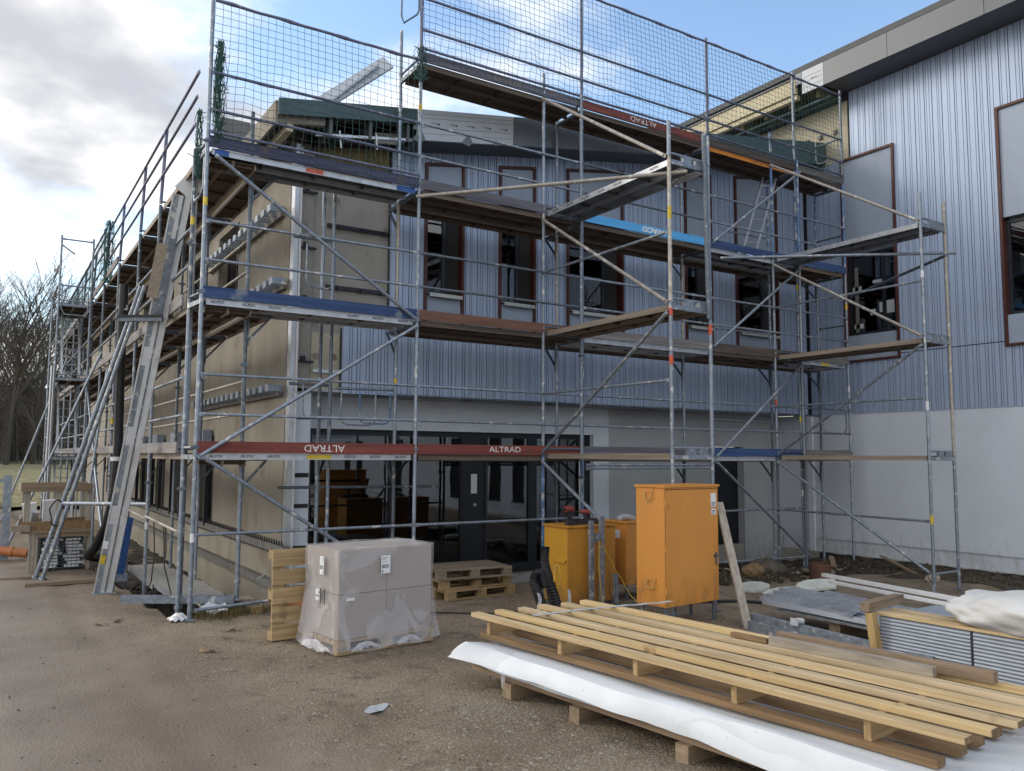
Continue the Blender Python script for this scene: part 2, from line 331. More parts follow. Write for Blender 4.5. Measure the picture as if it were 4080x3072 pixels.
def glass(name, tint, ior=1.55):
    ma = bpy.data.materials.new(name); ma.use_nodes = True; t = ma.node_tree; t.nodes.clear()
    o = t.nodes.new('ShaderNodeOutputMaterial'); mx = t.nodes.new('ShaderNodeMixShader'); tr = t.nodes.new('ShaderNodeBsdfTransparent'); gl_ = t.nodes.new('ShaderNodeBsdfGlossy'); fr = t.nodes.new('ShaderNodeFresnel')
    tr.inputs[0].default_value = (*tint, 1); gl_.inputs['Roughness'].default_value = 0.01; gl_.inputs[0].default_value = (0.9,0.93,1.0,1); fr.inputs[0].default_value = ior
    co = t.nodes.new('ShaderNodeTexCoord'); no = t.nodes.new('ShaderNodeTexNoise'); no.inputs['Scale'].default_value = 1.3; t.links.new(co.outputs['Object'], no.inputs['Vector'])
    bp = t.nodes.new('ShaderNodeBump'); bp.inputs['Strength'].default_value = 0.02; bp.inputs['Distance'].default_value = 0.05; t.links.new(no.outputs['Fac'], bp.inputs['Height']); t.links.new(bp.outputs[0], gl_.inputs['Normal'])
    t.links.new(fr.outputs[0], mx.inputs[0]); t.links.new(tr.outputs[0], mx.inputs[1]); t.links.new(gl_.outputs[0], mx.inputs[2]); t.links.new(mx.outputs[0], o.inputs[0])
    M[name] = ma
glass('glass', (0.42,0.46,0.47), 1.75)
# clear stretch film: thin glossy translucent skin
def film_mat():
    ma = bpy.data.materials.new('stretch_film'); ma.use_nodes = True; t = ma.node_tree; t.nodes.clear()
    o = t.nodes.new('ShaderNodeOutputMaterial'); mx = t.nodes.new('ShaderNodeMixShader'); tr = t.nodes.new('ShaderNodeBsdfTransparent'); pb = t.nodes.new('ShaderNodeBsdfPrincipled')
    pb.inputs['Base Color'].default_value = (0.78,0.78,0.84,1); pb.inputs['Roughness'].default_value = 0.22
    co = t.nodes.new('ShaderNodeTexCoord'); no = t.nodes.new('ShaderNodeTexNoise'); no.inputs['Scale'].default_value = 2.2; no.inputs['Detail'].default_value = 2.5; no.inputs['Distortion'].default_value = 0.8; t.links.new(co.outputs['Object'], no.inputs['Vector'])
    mr = t.nodes.new('ShaderNodeMapRange'); mr.interpolation_type = 'SMOOTHSTEP'; mr.inputs['From Min'].default_value = 0.49; mr.inputs['From Max'].default_value = 0.53; mr.inputs['To Min'].default_value = 0.17; mr.inputs['To Max'].default_value = 0.33; t.links.new(no.outputs['Fac'], mr.inputs['Value'])
    n2 = t.nodes.new('ShaderNodeTexNoise'); n2.inputs['Scale'].default_value = 7; n2.inputs['Detail'].default_value = 5; n2.inputs['Distortion'].default_value = 1.5
    mpn = t.nodes.new('ShaderNodeMapping'); mpn.inputs['Scale'].default_value = (1,1,0.3); t.links.new(co.outputs['Object'], mpn.inputs[0]); t.links.new(mpn.outputs[0], n2.inputs['Vector'])
    bp = t.nodes.new('ShaderNodeBump'); bp.inputs['Strength'].default_value = 0.45; bp.inputs['Distance'].default_value = 0.02; t.links.new(n2.outputs['Fac'], bp.inputs['Height']); t.links.new(bp.outputs[0], pb.inputs['Normal'])
    t.links.new(mr.outputs[0], mx.inputs[0]); t.links.new(tr.outputs[0], mx.inputs[1]); t.links.new(pb.outputs[0], mx.inputs[2]); t.links.new(mx.outputs[0], o.inputs[0])
    M['stretch_film'] = ma
film_mat()
mat('film_loose', (0.72,0.74,0.78), 0.25, 0, 0.05, 3.0, bump=0.3, bscale=18)
M['film_loose'].node_tree.nodes['Principled BSDF'].inputs['Alpha'].default_value = 0.45
def ground_mat():
    ma = bpy.data.materials.new('gravel'); ma.use_nodes = True; t = ma.node_tree; t.nodes.clear()
    def n(ty, **k):
        q = t.nodes.new(ty)
        for a, v in k.items(): setattr(q, a, v)
        return q
    def noise(sc, det=5, ro=0.6):
        q = n('ShaderNodeTexNoise'); q.inputs['Scale'].default_value = sc; q.inputs['Detail'].default_value = det; q.inputs['Roughness'].default_value = ro; t.links.new(co.outputs['Object'], q.inputs['Vector']); return q
    def rng(src, a, b, c=0.0, d=1.0):
        q = n('ShaderNodeMapRange'); q.interpolation_type = 'SMOOTHSTEP'; t.links.new(src, q.inputs['Value'])
        for i, v in zip(('From Min','From Max','To Min','To Max'), (a,b,c,d)): q.inputs[i].default_value = v
        return q.outputs[0]
    def mixc(f, a, b):
        q = n('ShaderNodeMix', data_type='RGBA'); t.links.new(f, q.inputs['Factor'])
        for i, v in ((6,a),(7,b)):
            if isinstance(v, tuple): q.inputs[i].default_value = (*v,1)
            else: t.links.new(v, q.inputs[i])
        return q.outputs[2]
    out = n('ShaderNodeOutputMaterial'); b = n('ShaderNodeBsdfPrincipled'); t.links.new(b.outputs[0], out.inputs[0]); co = n('ShaderNodeTexCoord')
    sepn = n('ShaderNodeSeparateXYZ'); t.links.new(co.outputs['Object'], sepn.inputs[0])
    big = noise(0.55, 4); mid = noise(3.0, 5); fine = noise(38, 4, 0.7); vor = n('ShaderNodeTexVoronoi'); vor.inputs['Scale'].default_value = 42; t.links.new(co.outputs['Object'], vor.inputs['Vector'])
    c = mixc(rng(big.outputs['Fac'],0.35,0.65), (0.20,0.15,0.10), (0.31,0.245,0.17))
    c = mixc(rng(mid.outputs['Fac'],0.52,0.68), c, (0.135,0.10,0.072))
    c = mixc(rng(fine.outputs['Fac'],0.52,0.72), c, (0.36,0.31,0.25))
    c = mixc(rng(vor.outputs['Color'],0.80,0.98), c, (0.46,0.42,0.37))
    c = mixc(rng(fine.outputs['Fac'],0.46,0.30), c, (0.085,0.066,0.05))
    # driven, wetter track on the west side
    wx = n('ShaderNodeMath', operation='MULTIPLY_ADD'); t.links.new(mid.outputs['Fac'], wx.inputs[0]); wx.inputs[1].default_value = 0.9; t.links.new(sepn.outputs[0], wx.inputs[2])
    sl = n('ShaderNodeMath', operation='MULTIPLY_ADD'); t.links.new(sepn.outputs[1], sl.inputs[0]); sl.inputs[1].default_value = 0.10; t.links.new(wx.outputs[0], sl.inputs[2])
    wet = rng(sl.outputs[0], 0.6, -0.9)
    c = mixc(wet, c, mixc(rng(big.outputs['Fac'],0.3,0.7), (0.165,0.125,0.092), (0.25,0.20,0.152)))
    # loose pale dust patches beside the timber
    t.links.new(c, b.inputs['Base Color'])
    ro = n('ShaderNodeMapRange'); t.links.new(wet, ro.inputs['Value']); ro.inputs['To Min'].default_value = 0.92; ro.inputs['To Max'].default_value = 0.52; 
    r2 = n('ShaderNodeMath', operation='MULTIPLY_ADD'); t.links.new(mid.outputs['Fac'], r2.inputs[0]); r2.inputs[1].default_value = 0.25; t.links.new(ro.outputs[0], r2.inputs[2])
    r3 = n('ShaderNodeMath', operation='SUBTRACT'); t.links.new(r2.outputs[0], r3.inputs[0]); r3.inputs[1].default_value = 0.12; t.links.new(r3.outputs[0], b.inputs['Roughness'])
    hs = n('ShaderNodeMath', operation='MULTIPLY_ADD'); t.links.new(vor.outputs['Distance'], hs.inputs[0]); hs.inputs[1].default_value = -0.6; t.links.new(fine.outputs['Fac'], hs.inputs[2])
    st = n('ShaderNodeMapRange'); t.links.new(wet, st.inputs['Value']); st.inputs['To Min'].default_value = 0.85; st.inputs['To Max'].default_value = 0.28
    bp = n('ShaderNodeBump'); bp.inputs['Distance'].default_value = 0.035; t.links.new(st.outputs[0], bp.inputs['Strength']); t.links.new(hs.outputs[0], bp.inputs['Height']); t.links.new(bp.outputs[0], b.inputs['Normal'])
    M['gravel'] = ma
ground_mat()

# ------------------------------------------------------------------ ground
def sm(x, a, b):
    t = max(0.0, min(1.0, (x-a)/(b-a))); return t*t*(3-2*t)
def hn(x, y):
    return math.sin(x*1.7+math.sin(y*1.3)*1.1)*math.cos(y*1.9+math.sin(x*0.9))
def gz(x, y):
    z = 0.018*hn(x*0.8, y*0.8) + 0.008*hn(x*3.1+4, y*2.7)
    if x < 1.5:
        for c0 in (-2.35,-1.05,.35):
            q = x-c0-.05*math.sin(y*.5+c0)+.03*y; z += -.009*math.exp(-(q/.13)**2)+.005*math.exp(-((abs(q)-.24)/.09)**2)*(1+.5*hn(x*4,y*5))
    z += .010*hn(x*2.1+2,y*2.6)*sm(x,-.5,.6)
    inner = sm(y, 0.25, 2.0)*sm(x, 1.6, 2.4)
    z -= inner*(0.46 - 0.22*sm(x, 6.5, 9.5))
    z -= 0.14*sm(x, 6.0, 10.0)
    e = -0.17 - 0.048*y + 0.03*hn(x*0+y*2.3, 1.0)
    tr = sm(x, e, e+0.16)*(1-sm(x, 1.8, 2.5))*sm(y, 0.12, 0.5)
    z -= 0.52*tr
    if tr > 0.5 or inner > 0.5: z += 0.035*hn(x*5.3, y*4.7)
    d = max(abs(x-5)-40, abs(y-2)-40, 0)
    return z if d == 0 else 0.0
def axis_pts(lo, hi, step, far):
    a = list(np.arange(lo, hi+1e-6, step)); s = step; p = hi; ext = []
    while p < far: s *= 1.5; p += s; ext.append(p)
    s = step; p = lo; pre = []
    while p > -far: s *= 1.5; p -= s; pre.append(p)
    return pre[::-1] + a + ext
gx = axis_pts(-5, 15, 0.1, 900); gy = axis_pts(-11, 9, 0.1, 900)
gm = MB()
for x in gx:
    for y in gy: gm.v.append((x, y, gz(x, y)))
ny = len(gy)
for i in range(len(gx)-1):
    for j in range(ny-1): gm.f.append((i*ny+j, (i+1)*ny+j, (i+1)*ny+j+1, i*ny+j+1))
tag(gm.build('ground', 'gravel', smooth=True), 'brown compacted gravel yard, wet and smooth along the left', 'ground', kind='structure')
# grassy slope in the distance
def gs(u, v):
    y = 33+u*150; x = -160+v*190
    return (x, y, -0.15+0.45*sm(y,33,36)+u*2.2+0.25*hn(x*0.13,y*0.11))
tag(MB().grid(gs, 40, 50).build('grass_slope', 'grass', smooth=True), 'pale winter grass slope below the far wood', 'grass', kind='structure')

def bed(name, x0, x1, y0, y1, nx, ny, lab, cond):
    b_ = MB(); idx = {}
    P = lambda i, j: (x0+(x1-x0)*i/nx, y0+(y1-y0)*j/ny)
    for i in range(nx):
        for j in range(ny):
            cx, cy = (P(i,j)[0]+P(i+1,j+1)[0])/2, (P(i,j)[1]+P(i+1,j+1)[1])/2
            if not cond(cx, cy): continue
            q = []
            for a, c_ in ((i,j),(i+1,j),(i+1,j+1),(i,j+1)):
                if (a,c_) not in idx: x, y = P(a,c_); idx[(a,c_)] = len(b_.v); b_.v.append((x,y,gz(x,y)+.006+.02*abs(hn(x*6,y*7))))
                q.append(idx[(a,c_)])
            b_.f.append(tuple(q))
    return tag(b_.build(name, 'soil', smooth=True), lab, 'soil', kind='structure')
bed('trench_soil_bed', -.9, 1.7, .12, 18, 40, 150, 'dark soil floor of the trench along the beige wall', lambda x, y: gz(x,y) < -.10)
bed('wall_soil_bed', 7.4, 13.9, -1.6, 2.3, 90, 60, 'dark soil strip below the rendered walls', lambda x, y: y > -.55+.35*hn(x*1.3,2)-.9*sm(x,9,13) )
bed('wall_soil_bed', 11.9, 13.9, -9, -1.6, 30, 90, 'dark soil strip along the tall building', lambda x, y: x > 12.4+.35*hn(1,y*1.3))
def wh(u, v):
    y = 92+u*110; x = -170+v*215
    return (x, y, .4+13*sm(u,0,.55)+.8*hn(x*.07,y*.06))
tag(MB().grid(wh, 30, 60).build('wooded_hill', 'twig', smooth=True), 'brown wooded hillside rising at the far left', 'hill', kind='structure')
# loose stones
def pebbles(name, matn, n, area, rmin, rmax, seed, lab):
    rnd = random.Random(seed); b = MB()
    base = [(1,0,0),(-1,0,0),(0,1,0),(0,-1,0),(0,0,1),(0,0,-1)]
    fc = [(0,2,4),(2,1,4),(1,3,4),(3,0,4),(2,0,5),(1,2,5),(3,1,5),(0,3,5)]
    for _ in range(n):
        x, y = area(rnd); r = rmin+(rmax-rmin)*rnd.random()**3; z = gz(x, y)+r*0.15
        k = len(b.v); e = Euler((rnd.random()*6, rnd.random()*6, rnd.random()*6)).to_matrix()
        s3 = (rnd.uniform(.7,1.3), rnd.uniform(.7,1.3), rnd.uniform(.45,.9))
        for p in base:
            q = e @ Vector(p); b.v.append((x+q.x*r*s3[0], y+q.y*r*s3[1], z+q.z*r*s3[2]))
        b.f += [tuple(k+i for i in f) for f in fc]
    return tag(b.build(name, matn), lab, 'gravel', kind='stuff')
def front_area(r):
    while True:
        y = r.uniform(-9.6, 0.4); x = r.uniform(-2.5, 9)
        if x > -0.4+r.gauss(0,0.7)-0.1*y: return x, y
pebbles('loose_gravel', 'stone', 16000, front_area, 0.003, 0.012, 1, 'loose pale gravel strewn over the yard in front of the stacks')
pebbles('sawdust', 'dust', 5000, lambda r: (1.15+r.gauss(0,.28)+(.5 if r.random()<.5 else 0), r.choice((-5.0,-5.5,-6.3,-6.6))+r.gauss(0,.22)), 0.0015, 0.005, 17, 'pale sawdust and foam crumbs on the gravel beside the white panels')
pebbles('dark_gravel', 'stone_dark', 3000, lambda r: (r.uniform(-3.2,9), r.uniform(-9.6,4)), 0.003, 0.014, 2, 'dark small stones scattered over the yard')
def band(r):
    t = r.random(); return (-0.6+0.75*t*3+r.gauss(0,0.22), -2.2-1.6*t*2+r.gauss(0,0.16))
pebbles('gravel_streak', 'stone', 2600, band, 0.004, 0.013, 3, 'streak of pale chippings crossing the yard in front of the carton load')
def rub(r): return (r.uniform(7.6,13.6), r.uniform(-0.8,1.3))
pebbles('rubble', 'stone', 900, rub, 0.01, 0.07, 4, 'broken rubble and soil heaped along the wall under the scaffold')
pebbles('rubble_dark', 'soil', 900, lambda r: (r.uniform(7.6,13.7), r.uniform(-1.2,1.35)), 0.02, 0.13, 5, 'dark soil clods along the foot of the pale wall')
pebbles('rubble_wall', 'soil', 700, lambda r: (r.uniform(12.9,13.9), r.uniform(-6,1.2)), 0.02, 0.12, 6, 'soil and clods along the foot of the tall building')
pebbles('trench_soil', 'soil', 700, lambda r: (r.uniform(-0.1,1.5), r.uniform(0.5,7)), 0.02, 0.09, 8, 'dark soil in the trench beside the beige wall')
# dry grass along the front kerb of the trench
def tufts(name, n, area, h, seed, lab, matn='drygrass'):
    rnd = random.Random(seed); b = MB()
    for _ in range(n):
        x, y = area(rnd); z = gz(x, y); a = rnd.random()*6.28; hh = h*rnd.uniform(.4,1.2); w = 0.003
        dx, dy = math.cos(a)*hh*.6, math.sin(a)*hh*.6
        b.poly([(x-w*math.sin(a),y+w*math.cos(a),z),(x+w*math.sin(a),y-w*math.cos(a),z),(x+dx,y+dy,z+hh)])
    return tag(b.build(name, matn), lab, 'grass', kind='stuff')
tufts('dry_grass', 1500, lambda r: (r.uniform(0.05,1.3), r.gauss(0.12,0.12)), 0.14, 11, 'dry yellow grass along the edge beside the corner scaffold foot')
tufts('dry_grass', 900, lambda r: (r.uniform(8.2,10.2), r.gauss(-0.5,0.35)), 0.12, 12, 'dry grass and weeds in the rubble under the right scaffold')
tufts('dry_grass', 900, lambda r: (r.uniform(12.2,13.7), r.uniform(-5,0.4)), 0.14, 13, 'weeds along the foot of the tall building wall')

# ------------------------------------------------------------------ woodland
def tree_mesh(seed, H, spread=0.42, depth=5):
    rnd = random.Random(seed); tr = MB(); cr_ = MB()
    def grow(p, d, ln, r, lvl):
        k = 3; pts = [p]
        for i in range(k):
            d = (d+Vector((rnd.gauss(0,.10),rnd.gauss(0,.10),rnd.gauss(0.03,.05)))).normalized(); pts.append(pts[-1]+d*ln/k)
        tgt = tr if lvl == 0 else cr_
        tgt.path(pts, r, n=6 if lvl < 2 else 3, radf=lambda t, i: 1-0.45*t, cap=False)
        if lvl >= depth: return
        nb_ = rnd.randint(3,4) if lvl > 0 else 6
        for q in range(nb_):
            t = rnd.uniform(0.35,1.0) if lvl else rnd.uniform(0.45,1.0)
            f = t*k; i = min(int(f), k-1); bp_ = pts[i].lerp(pts[i+1], f-i)
            ax = Vector((rnd.gauss(0,1),rnd.gauss(0,1),0.25)).normalized()
            nd = (d*(1-spread)+ax*spread*1.15).normalized()
            grow(bp_, nd, ln*rnd.uniform(.48,.68), max(r*0.5, 0.012), lvl+1)
        grow(pts[-1], d, ln*0.62, max(r*0.55, 0.012), lvl+1)
    grow(Vector((0,0,-0.3)), Vector((0,0,1)), H*0.46, H*0.014, 0)
    return tr, cr_
protos = []
for sd_, H in ((21,17),(22,19),(23,15)):
    tr, cr_ = tree_mesh(sd_, H); protos.append((tr.mesh('trunk'), cr_.mesh('crown')))
    protos[-1][0].materials.append(M['bark']); protos[-1][1].materials.append(M['twig'])
tree_spots = [(-3.2,78,0,1.0),(-0.6,74,1,.95),(1.6,80,0,1.02),(3.4,84,2,1.05),(-6.5,82,1,.9),(-10.5,76,2,1.1),(-15,84,0,.95),(-21,79,1,1),(5.5,92,1,.9),(-1.8,95,2,1.25),(0.6,98,0,1.1),(-4.6,97,1,1.05),(8,88,2,1.0),(-27,86,0,1.0)]
tl = ['tallest bare tree of the wood','bare tree left of the pale gap','bare tree next to the scaffold end','slender bare tree closest to the scaffold nets','bare tree at the left picture edge','bare tree beyond the left edge','second bare tree beyond the left edge','third bare tree beyond the left edge','bare tree half hidden by the scaffold','bare tree in the back row near the left edge','bare tree in the back row beside the scaffold','bare tree in the back row behind the twin trunks','bare tree hidden behind the building','outermost bare tree of the wood']
for (x, y, k, s), lb in zip(tree_spots, tl):
    t = thing('bare_tree', lb, 'tree', (x, y, gs((y-33)/150, (x+160)/190)[2]), random.random()*6.28, 'bare trees of the far wood'); t.scale = (s,s,s)
    for nm, me in zip(('trunk','crown'), protos[k]):
        o = bpy.data.objects.new(nm, me); C.objects.link(o); o.parent = t
wl = MB(); rnd = random.Random(5)
for _ in range(900):
    x = rnd.uniform(-34, 9); y = rnd.uniform(80, 118); z = max(0.6, wh((y-92)/110, .8)[2]-1 if y > 92 else 0.8); h = rnd.uniform(5,9.5)
    p = Vector((x,y,z)); top = p+Vector((rnd.gauss(0,.5),rnd.gauss(0,.5),h)); wl.tube(p, top, 0.09, 4, 0.03, cap=False)
    for q in range(24):
        s0 = p.lerp(top, rnd.uniform(.12,.95)); wl.tube(s0, s0+Vector((rnd.gauss(0,.8),rnd.gauss(0,.8),rnd.uniform(.3,1.5))), 0.035, 3, 0.012, cap=False)
tag(wl.build('woodland', 'twig'), 'dense brown mass of bare undergrowth and saplings at the far left', 'woodland', kind='stuff')

# ------------------------------------------------------------------ buildings
def cells(u0, u1, v0, v1, holes):
    us = sorted({u0,u1,*[h[0] for h in holes],*[h[1] for h in holes]}); vs = sorted({v0,v1,*[h[2] for h in holes],*[h[3] for h in holes]})
    us = [u for u in us if u0 <= u <= u1]; vs = [v for v in vs if v0 <= v <= v1]; out = []
    for a, b in zip(us, us[1:]):
        run = None
        for c_, d in zip(vs, vs[1:]):
            cu, cv = (a+b)/2, (c_+d)/2
            solid = not any(h[0] < cu < h[1] and h[2] < cv < h[3] for h in holes)
            if solid: run = (run[0], d) if run else (c_, d)
            elif run: out.append((a,b,*run)); run = None
        if run: out.append((a,b,*run))
    return out
def RZ(x): return 7.32+0.163*(x-3.8)     # underside of the sloping front roof
FB = thing('school_building', 'two storey building being clad in silver ribbed sheet behind the scaffold', 'building', (1.62,1.62,0))
# beige concrete side wall
LW = [(6.2+2.6*i, 7.4+2.6*i, 0.66, 2.45) for i in range(7)]
UW = [(4.75+3.2*i, 6.35+3.2*i, 4.75, 6.5) for i in range(6)]
w = MB()
for a,b,c_,d in cells(1.62, 31, -0.8, 7.05, LW+UW): w.box(1.62,1.92,a,b,c_,d)
w.build('side_wall', 'concrete', FB)
for a,b,c_,d in LW+UW:
    if a > 22: continue
    f = MB().box(1.80,1.86,a,a+.07,c_,d).box(1.80,1.86,b-.07,b,c_,d).box(1.80,1.86,a+.07,b-.07,d-.07,d).box(1.80,1.86,a+.07,b-.07,c_,c_+.07).box(1.79,1.85,(a+b)/2-.03,(a+b)/2+.03,c_+.07,d-.07)
    wf = f.build('window', 'frame_dark', FB)
    MB().box(1.82,1.83,a+.05,b-.05,c_+.05,d-.05).build('pane', 'glass', wf)
    if c_ < 2 and a < 18:
        MB().box(1.42,1.60,a+.1,b-.25,d-.35,d+.12).build('shutter_box', 'panel_grey', FB)
        MB().box(1.48,1.56,a+.02,a+.09,c_,d-.35).build('shutter_rail', 'frame_dark', FB); MB().box(1.48,1.56,b-.12,b-.05,c_,d-.35).build('shutter_rail', 'frame_dark', FB)
# sub-structure rails with studs
for z, ylo in ((0.66,1.15),(0.10,1.3)):
    for i in range(7):
        y0 = ylo+i*2.9
        MB().box(1.50,1.617,y0,y0+2.885,z-0.055,z+0.055).build('ledge_rail', 'ledge', FB)
st = MB()
for i in range(150):
    y = 1.3+i*0.125; st.tube((1.535,y,0.70),(1.535,y,0.785),0.012,5); st.tube((1.56,y,0.56),(1.56,y,0.61),0.01,4)
tag(st.build('stud_bolts', 'frame_dark', FB), kind='stuff')
# cladding brackets
def bracket_row(z, y0, n, dy):
    for i in range(n):
        y = y0+i*dy
        MB().box(1.38,1.60,y,y+0.035,z-.05,z+.05).box(1.38,1.395,y+.035,y+dy*0.50,z-.05,z+.06).build('cladding_bracket', 'galv', FB)
    MB().box(1.555,1.617,y0,y0+n*dy,z-.115,z-.055).build('bracket_rail', 'ledge', FB)
bracket_row(3.10,1.7,16,0.36); bracket_row(4.78,1.66,4,0.36); bracket_row(6.0,1.9,14,0.36)
# corner post, bright flashing and white panels
MB().box(1.63,1.70,1.43,1.61,-0.3,6.95).build('corner_flashing', 'alu', FB)
MB().box(1.705,1.735,1.40,1.44,-0.3,6.9).build('corner_trim', 'tape_white', FB)
MB().box(1.74,1.96,1.50,1.615,3.06,6.9).build('corner_column', 'concrete_grey', FB)
for z in (3.5,4.45,5.3,6.2):
    MB().box(1.76,2.0,1.44,1.497,z,z+.03).box(1.80,1.86,1.42,1.495,z+.03,z+.10).build('column_bracket', 'frame_dark', FB)
# bare upper wall
b_ = MB()
for a,b in ((1.96,2.47),(2.47,3.27)):
    z0 = 3.06 if a < 2.4 else 4.1
    b_.hexa([(a,1.56,z0),(b,1.56,z0),(b,1.8,z0),(a,1.8,z0),(a,1.56,RZ(a)),(b,1.56,RZ(b)),(b,1.8,RZ(b)),(a,1.8,RZ(a))])
b_.build('bare_wall', 'concrete_grey', FB)
MB().box(1.98,2.45,1.535,1.557,3.10,4.0).build('insulation_board', 'insul', FB)
for x in (2.06,2.36): MB().tube((x,1.53,3.62),(x,1.5345,3.62),0.055,14).build('board_fixing', 'wood_raft', FB)
for z in (4.75,5.75):
    MB().box(2.2,3.25,1.50,1.555,z-.03,z+.03).build('wall_rail', 'frame_dark', FB)
    for x in (2.4,2.8,3.15): MB().box(x-.03,x+.03,1.46,1.498,z-.05,z+.02).build('wall_bracket', 'frame_dark', FB)
MB().box(2.0,2.6,1.48,1.53,3.36,3.41).build('wall_bracket', 'alu', FB)
MB().hexa([(1.98,1.50,6.45),(3.25,1.50,6.5),(3.25,1.555,6.5),(1.98,1.555,6.45),(1.98,1.50,RZ(1.98)-.02),(3.25,1.50,RZ(3.25)-.02),(3.25,1.555,RZ(3.25)-.02),(1.98,1.555,RZ(1.98)-.02)]).build('mineral_wool', 'mineral', FB)
# windows of the front
FW = [(3.87,4.64),(5.36,6.16),(6.88,8.28),(9.98,10.78),(11.52,12.92)]
WB, WS, WG = 4.24, 4.83, 6.63
def wtop(x): return RZ(x)-0.30
bw = MB(); zmax = RZ(14)
edges = sorted({3.27,14.0,*[e for w_ in FW for e in w_]})
for a,b in zip(edges, edges[1:]):
    inw = any(w0 <= a and b <= w1 for w0, w1 in FW)
    if inw:
        bw.box(a,b,1.485,1.80,3.06,WB); bw.hexa([(a,1.485,wtop(a)),(b,1.485,wtop(b)),(b,1.8,wtop(b)),(a,1.8,wtop(a)),(a,1.485,RZ(a)+.2),(b,1.485,RZ(b)+.2),(b,1.8,RZ(b)+.2),(a,1.8,RZ(a)+.2)])
    else: bw.hexa([(a,1.485,3.06),(b,1.485,3.06),(b,1.8,3.06),(a,1.8,3.06),(a,1.485,RZ(a)+.2),(b,1.485,RZ(b)+.2),(b,1.8,RZ(b)+.2),(a,1.8,RZ(a)+.2)])
bw.box(2.47,3.27,1.485,1.80,3.06,4.1)
bw.build('front_wall', 'clad_back', FB)
PAT = [0.115,0.045,0.085,0.045,0.12,0.06,0.045,0.095,0.05,0.07,0.045,0.10,0.05,0.075]
def bars(lo, hi, seed):
    r = random.Random(seed); x = lo; i = 0
    while x < hi-0.03:
        w_ = PAT[i % len(PAT)]*r.choice((0.9,1.0,1.0,1.15)); yield x, min(x+w_, hi), i; x += w_; i += 1
GAP = 0.012
panel = None; cnt = 0
def flush(parent, mb):
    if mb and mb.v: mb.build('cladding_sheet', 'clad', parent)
mb = MB(); mu = MB()
for a, b, i in bars(2.47, 13.95, 3):
    if i and i % 14 == 0: flush(FB, mb); flush(FB, mu); mb = MB(); mu = MB()
    ys = 1.418+0.004*(i%3)
    cuts = sorted({a,b,*[e for w_ in FW for e in w_ if a < e < b]}|({3.27} if a < 3.27 < b else set()))
    for c0, c1 in zip(cuts, cuts[1:]):
        c1g = c1-GAP if c1 == b else c1
        if c1g-c0 < 0.008: continue
        mid = (c0+c1)/2
        if mid < 3.27: mb.box(c0,c1g,ys,1.482,3.045,4.12); continue
        if any(w0 < mid < w1 for w0, w1 in FW):
            mb.box(c0,c1g,ys,1.482,3.045,WB-.052)
            tgt = mu; zs = [(wtop(c0)+.052, wtop(c1g)+.052, RZ(c0)-.01, RZ(c1g)-.01)]
        else: tgt = mb; zs = [(3.045,3.045,RZ(c0)-.01,RZ(c1g)-.01)]
        for z0,z1,z2,z3 in zs:
            tgt.hexa([(c0,ys,z0),(c1g,ys,z1),(c1g,1.482,z1),(c0,1.482,z0),(c0,ys,z2),(c1g,ys,z3),(c1g,1.482,z3),(c0,1.482,z2)])
flush(FB, mb); flush(FB, mu)
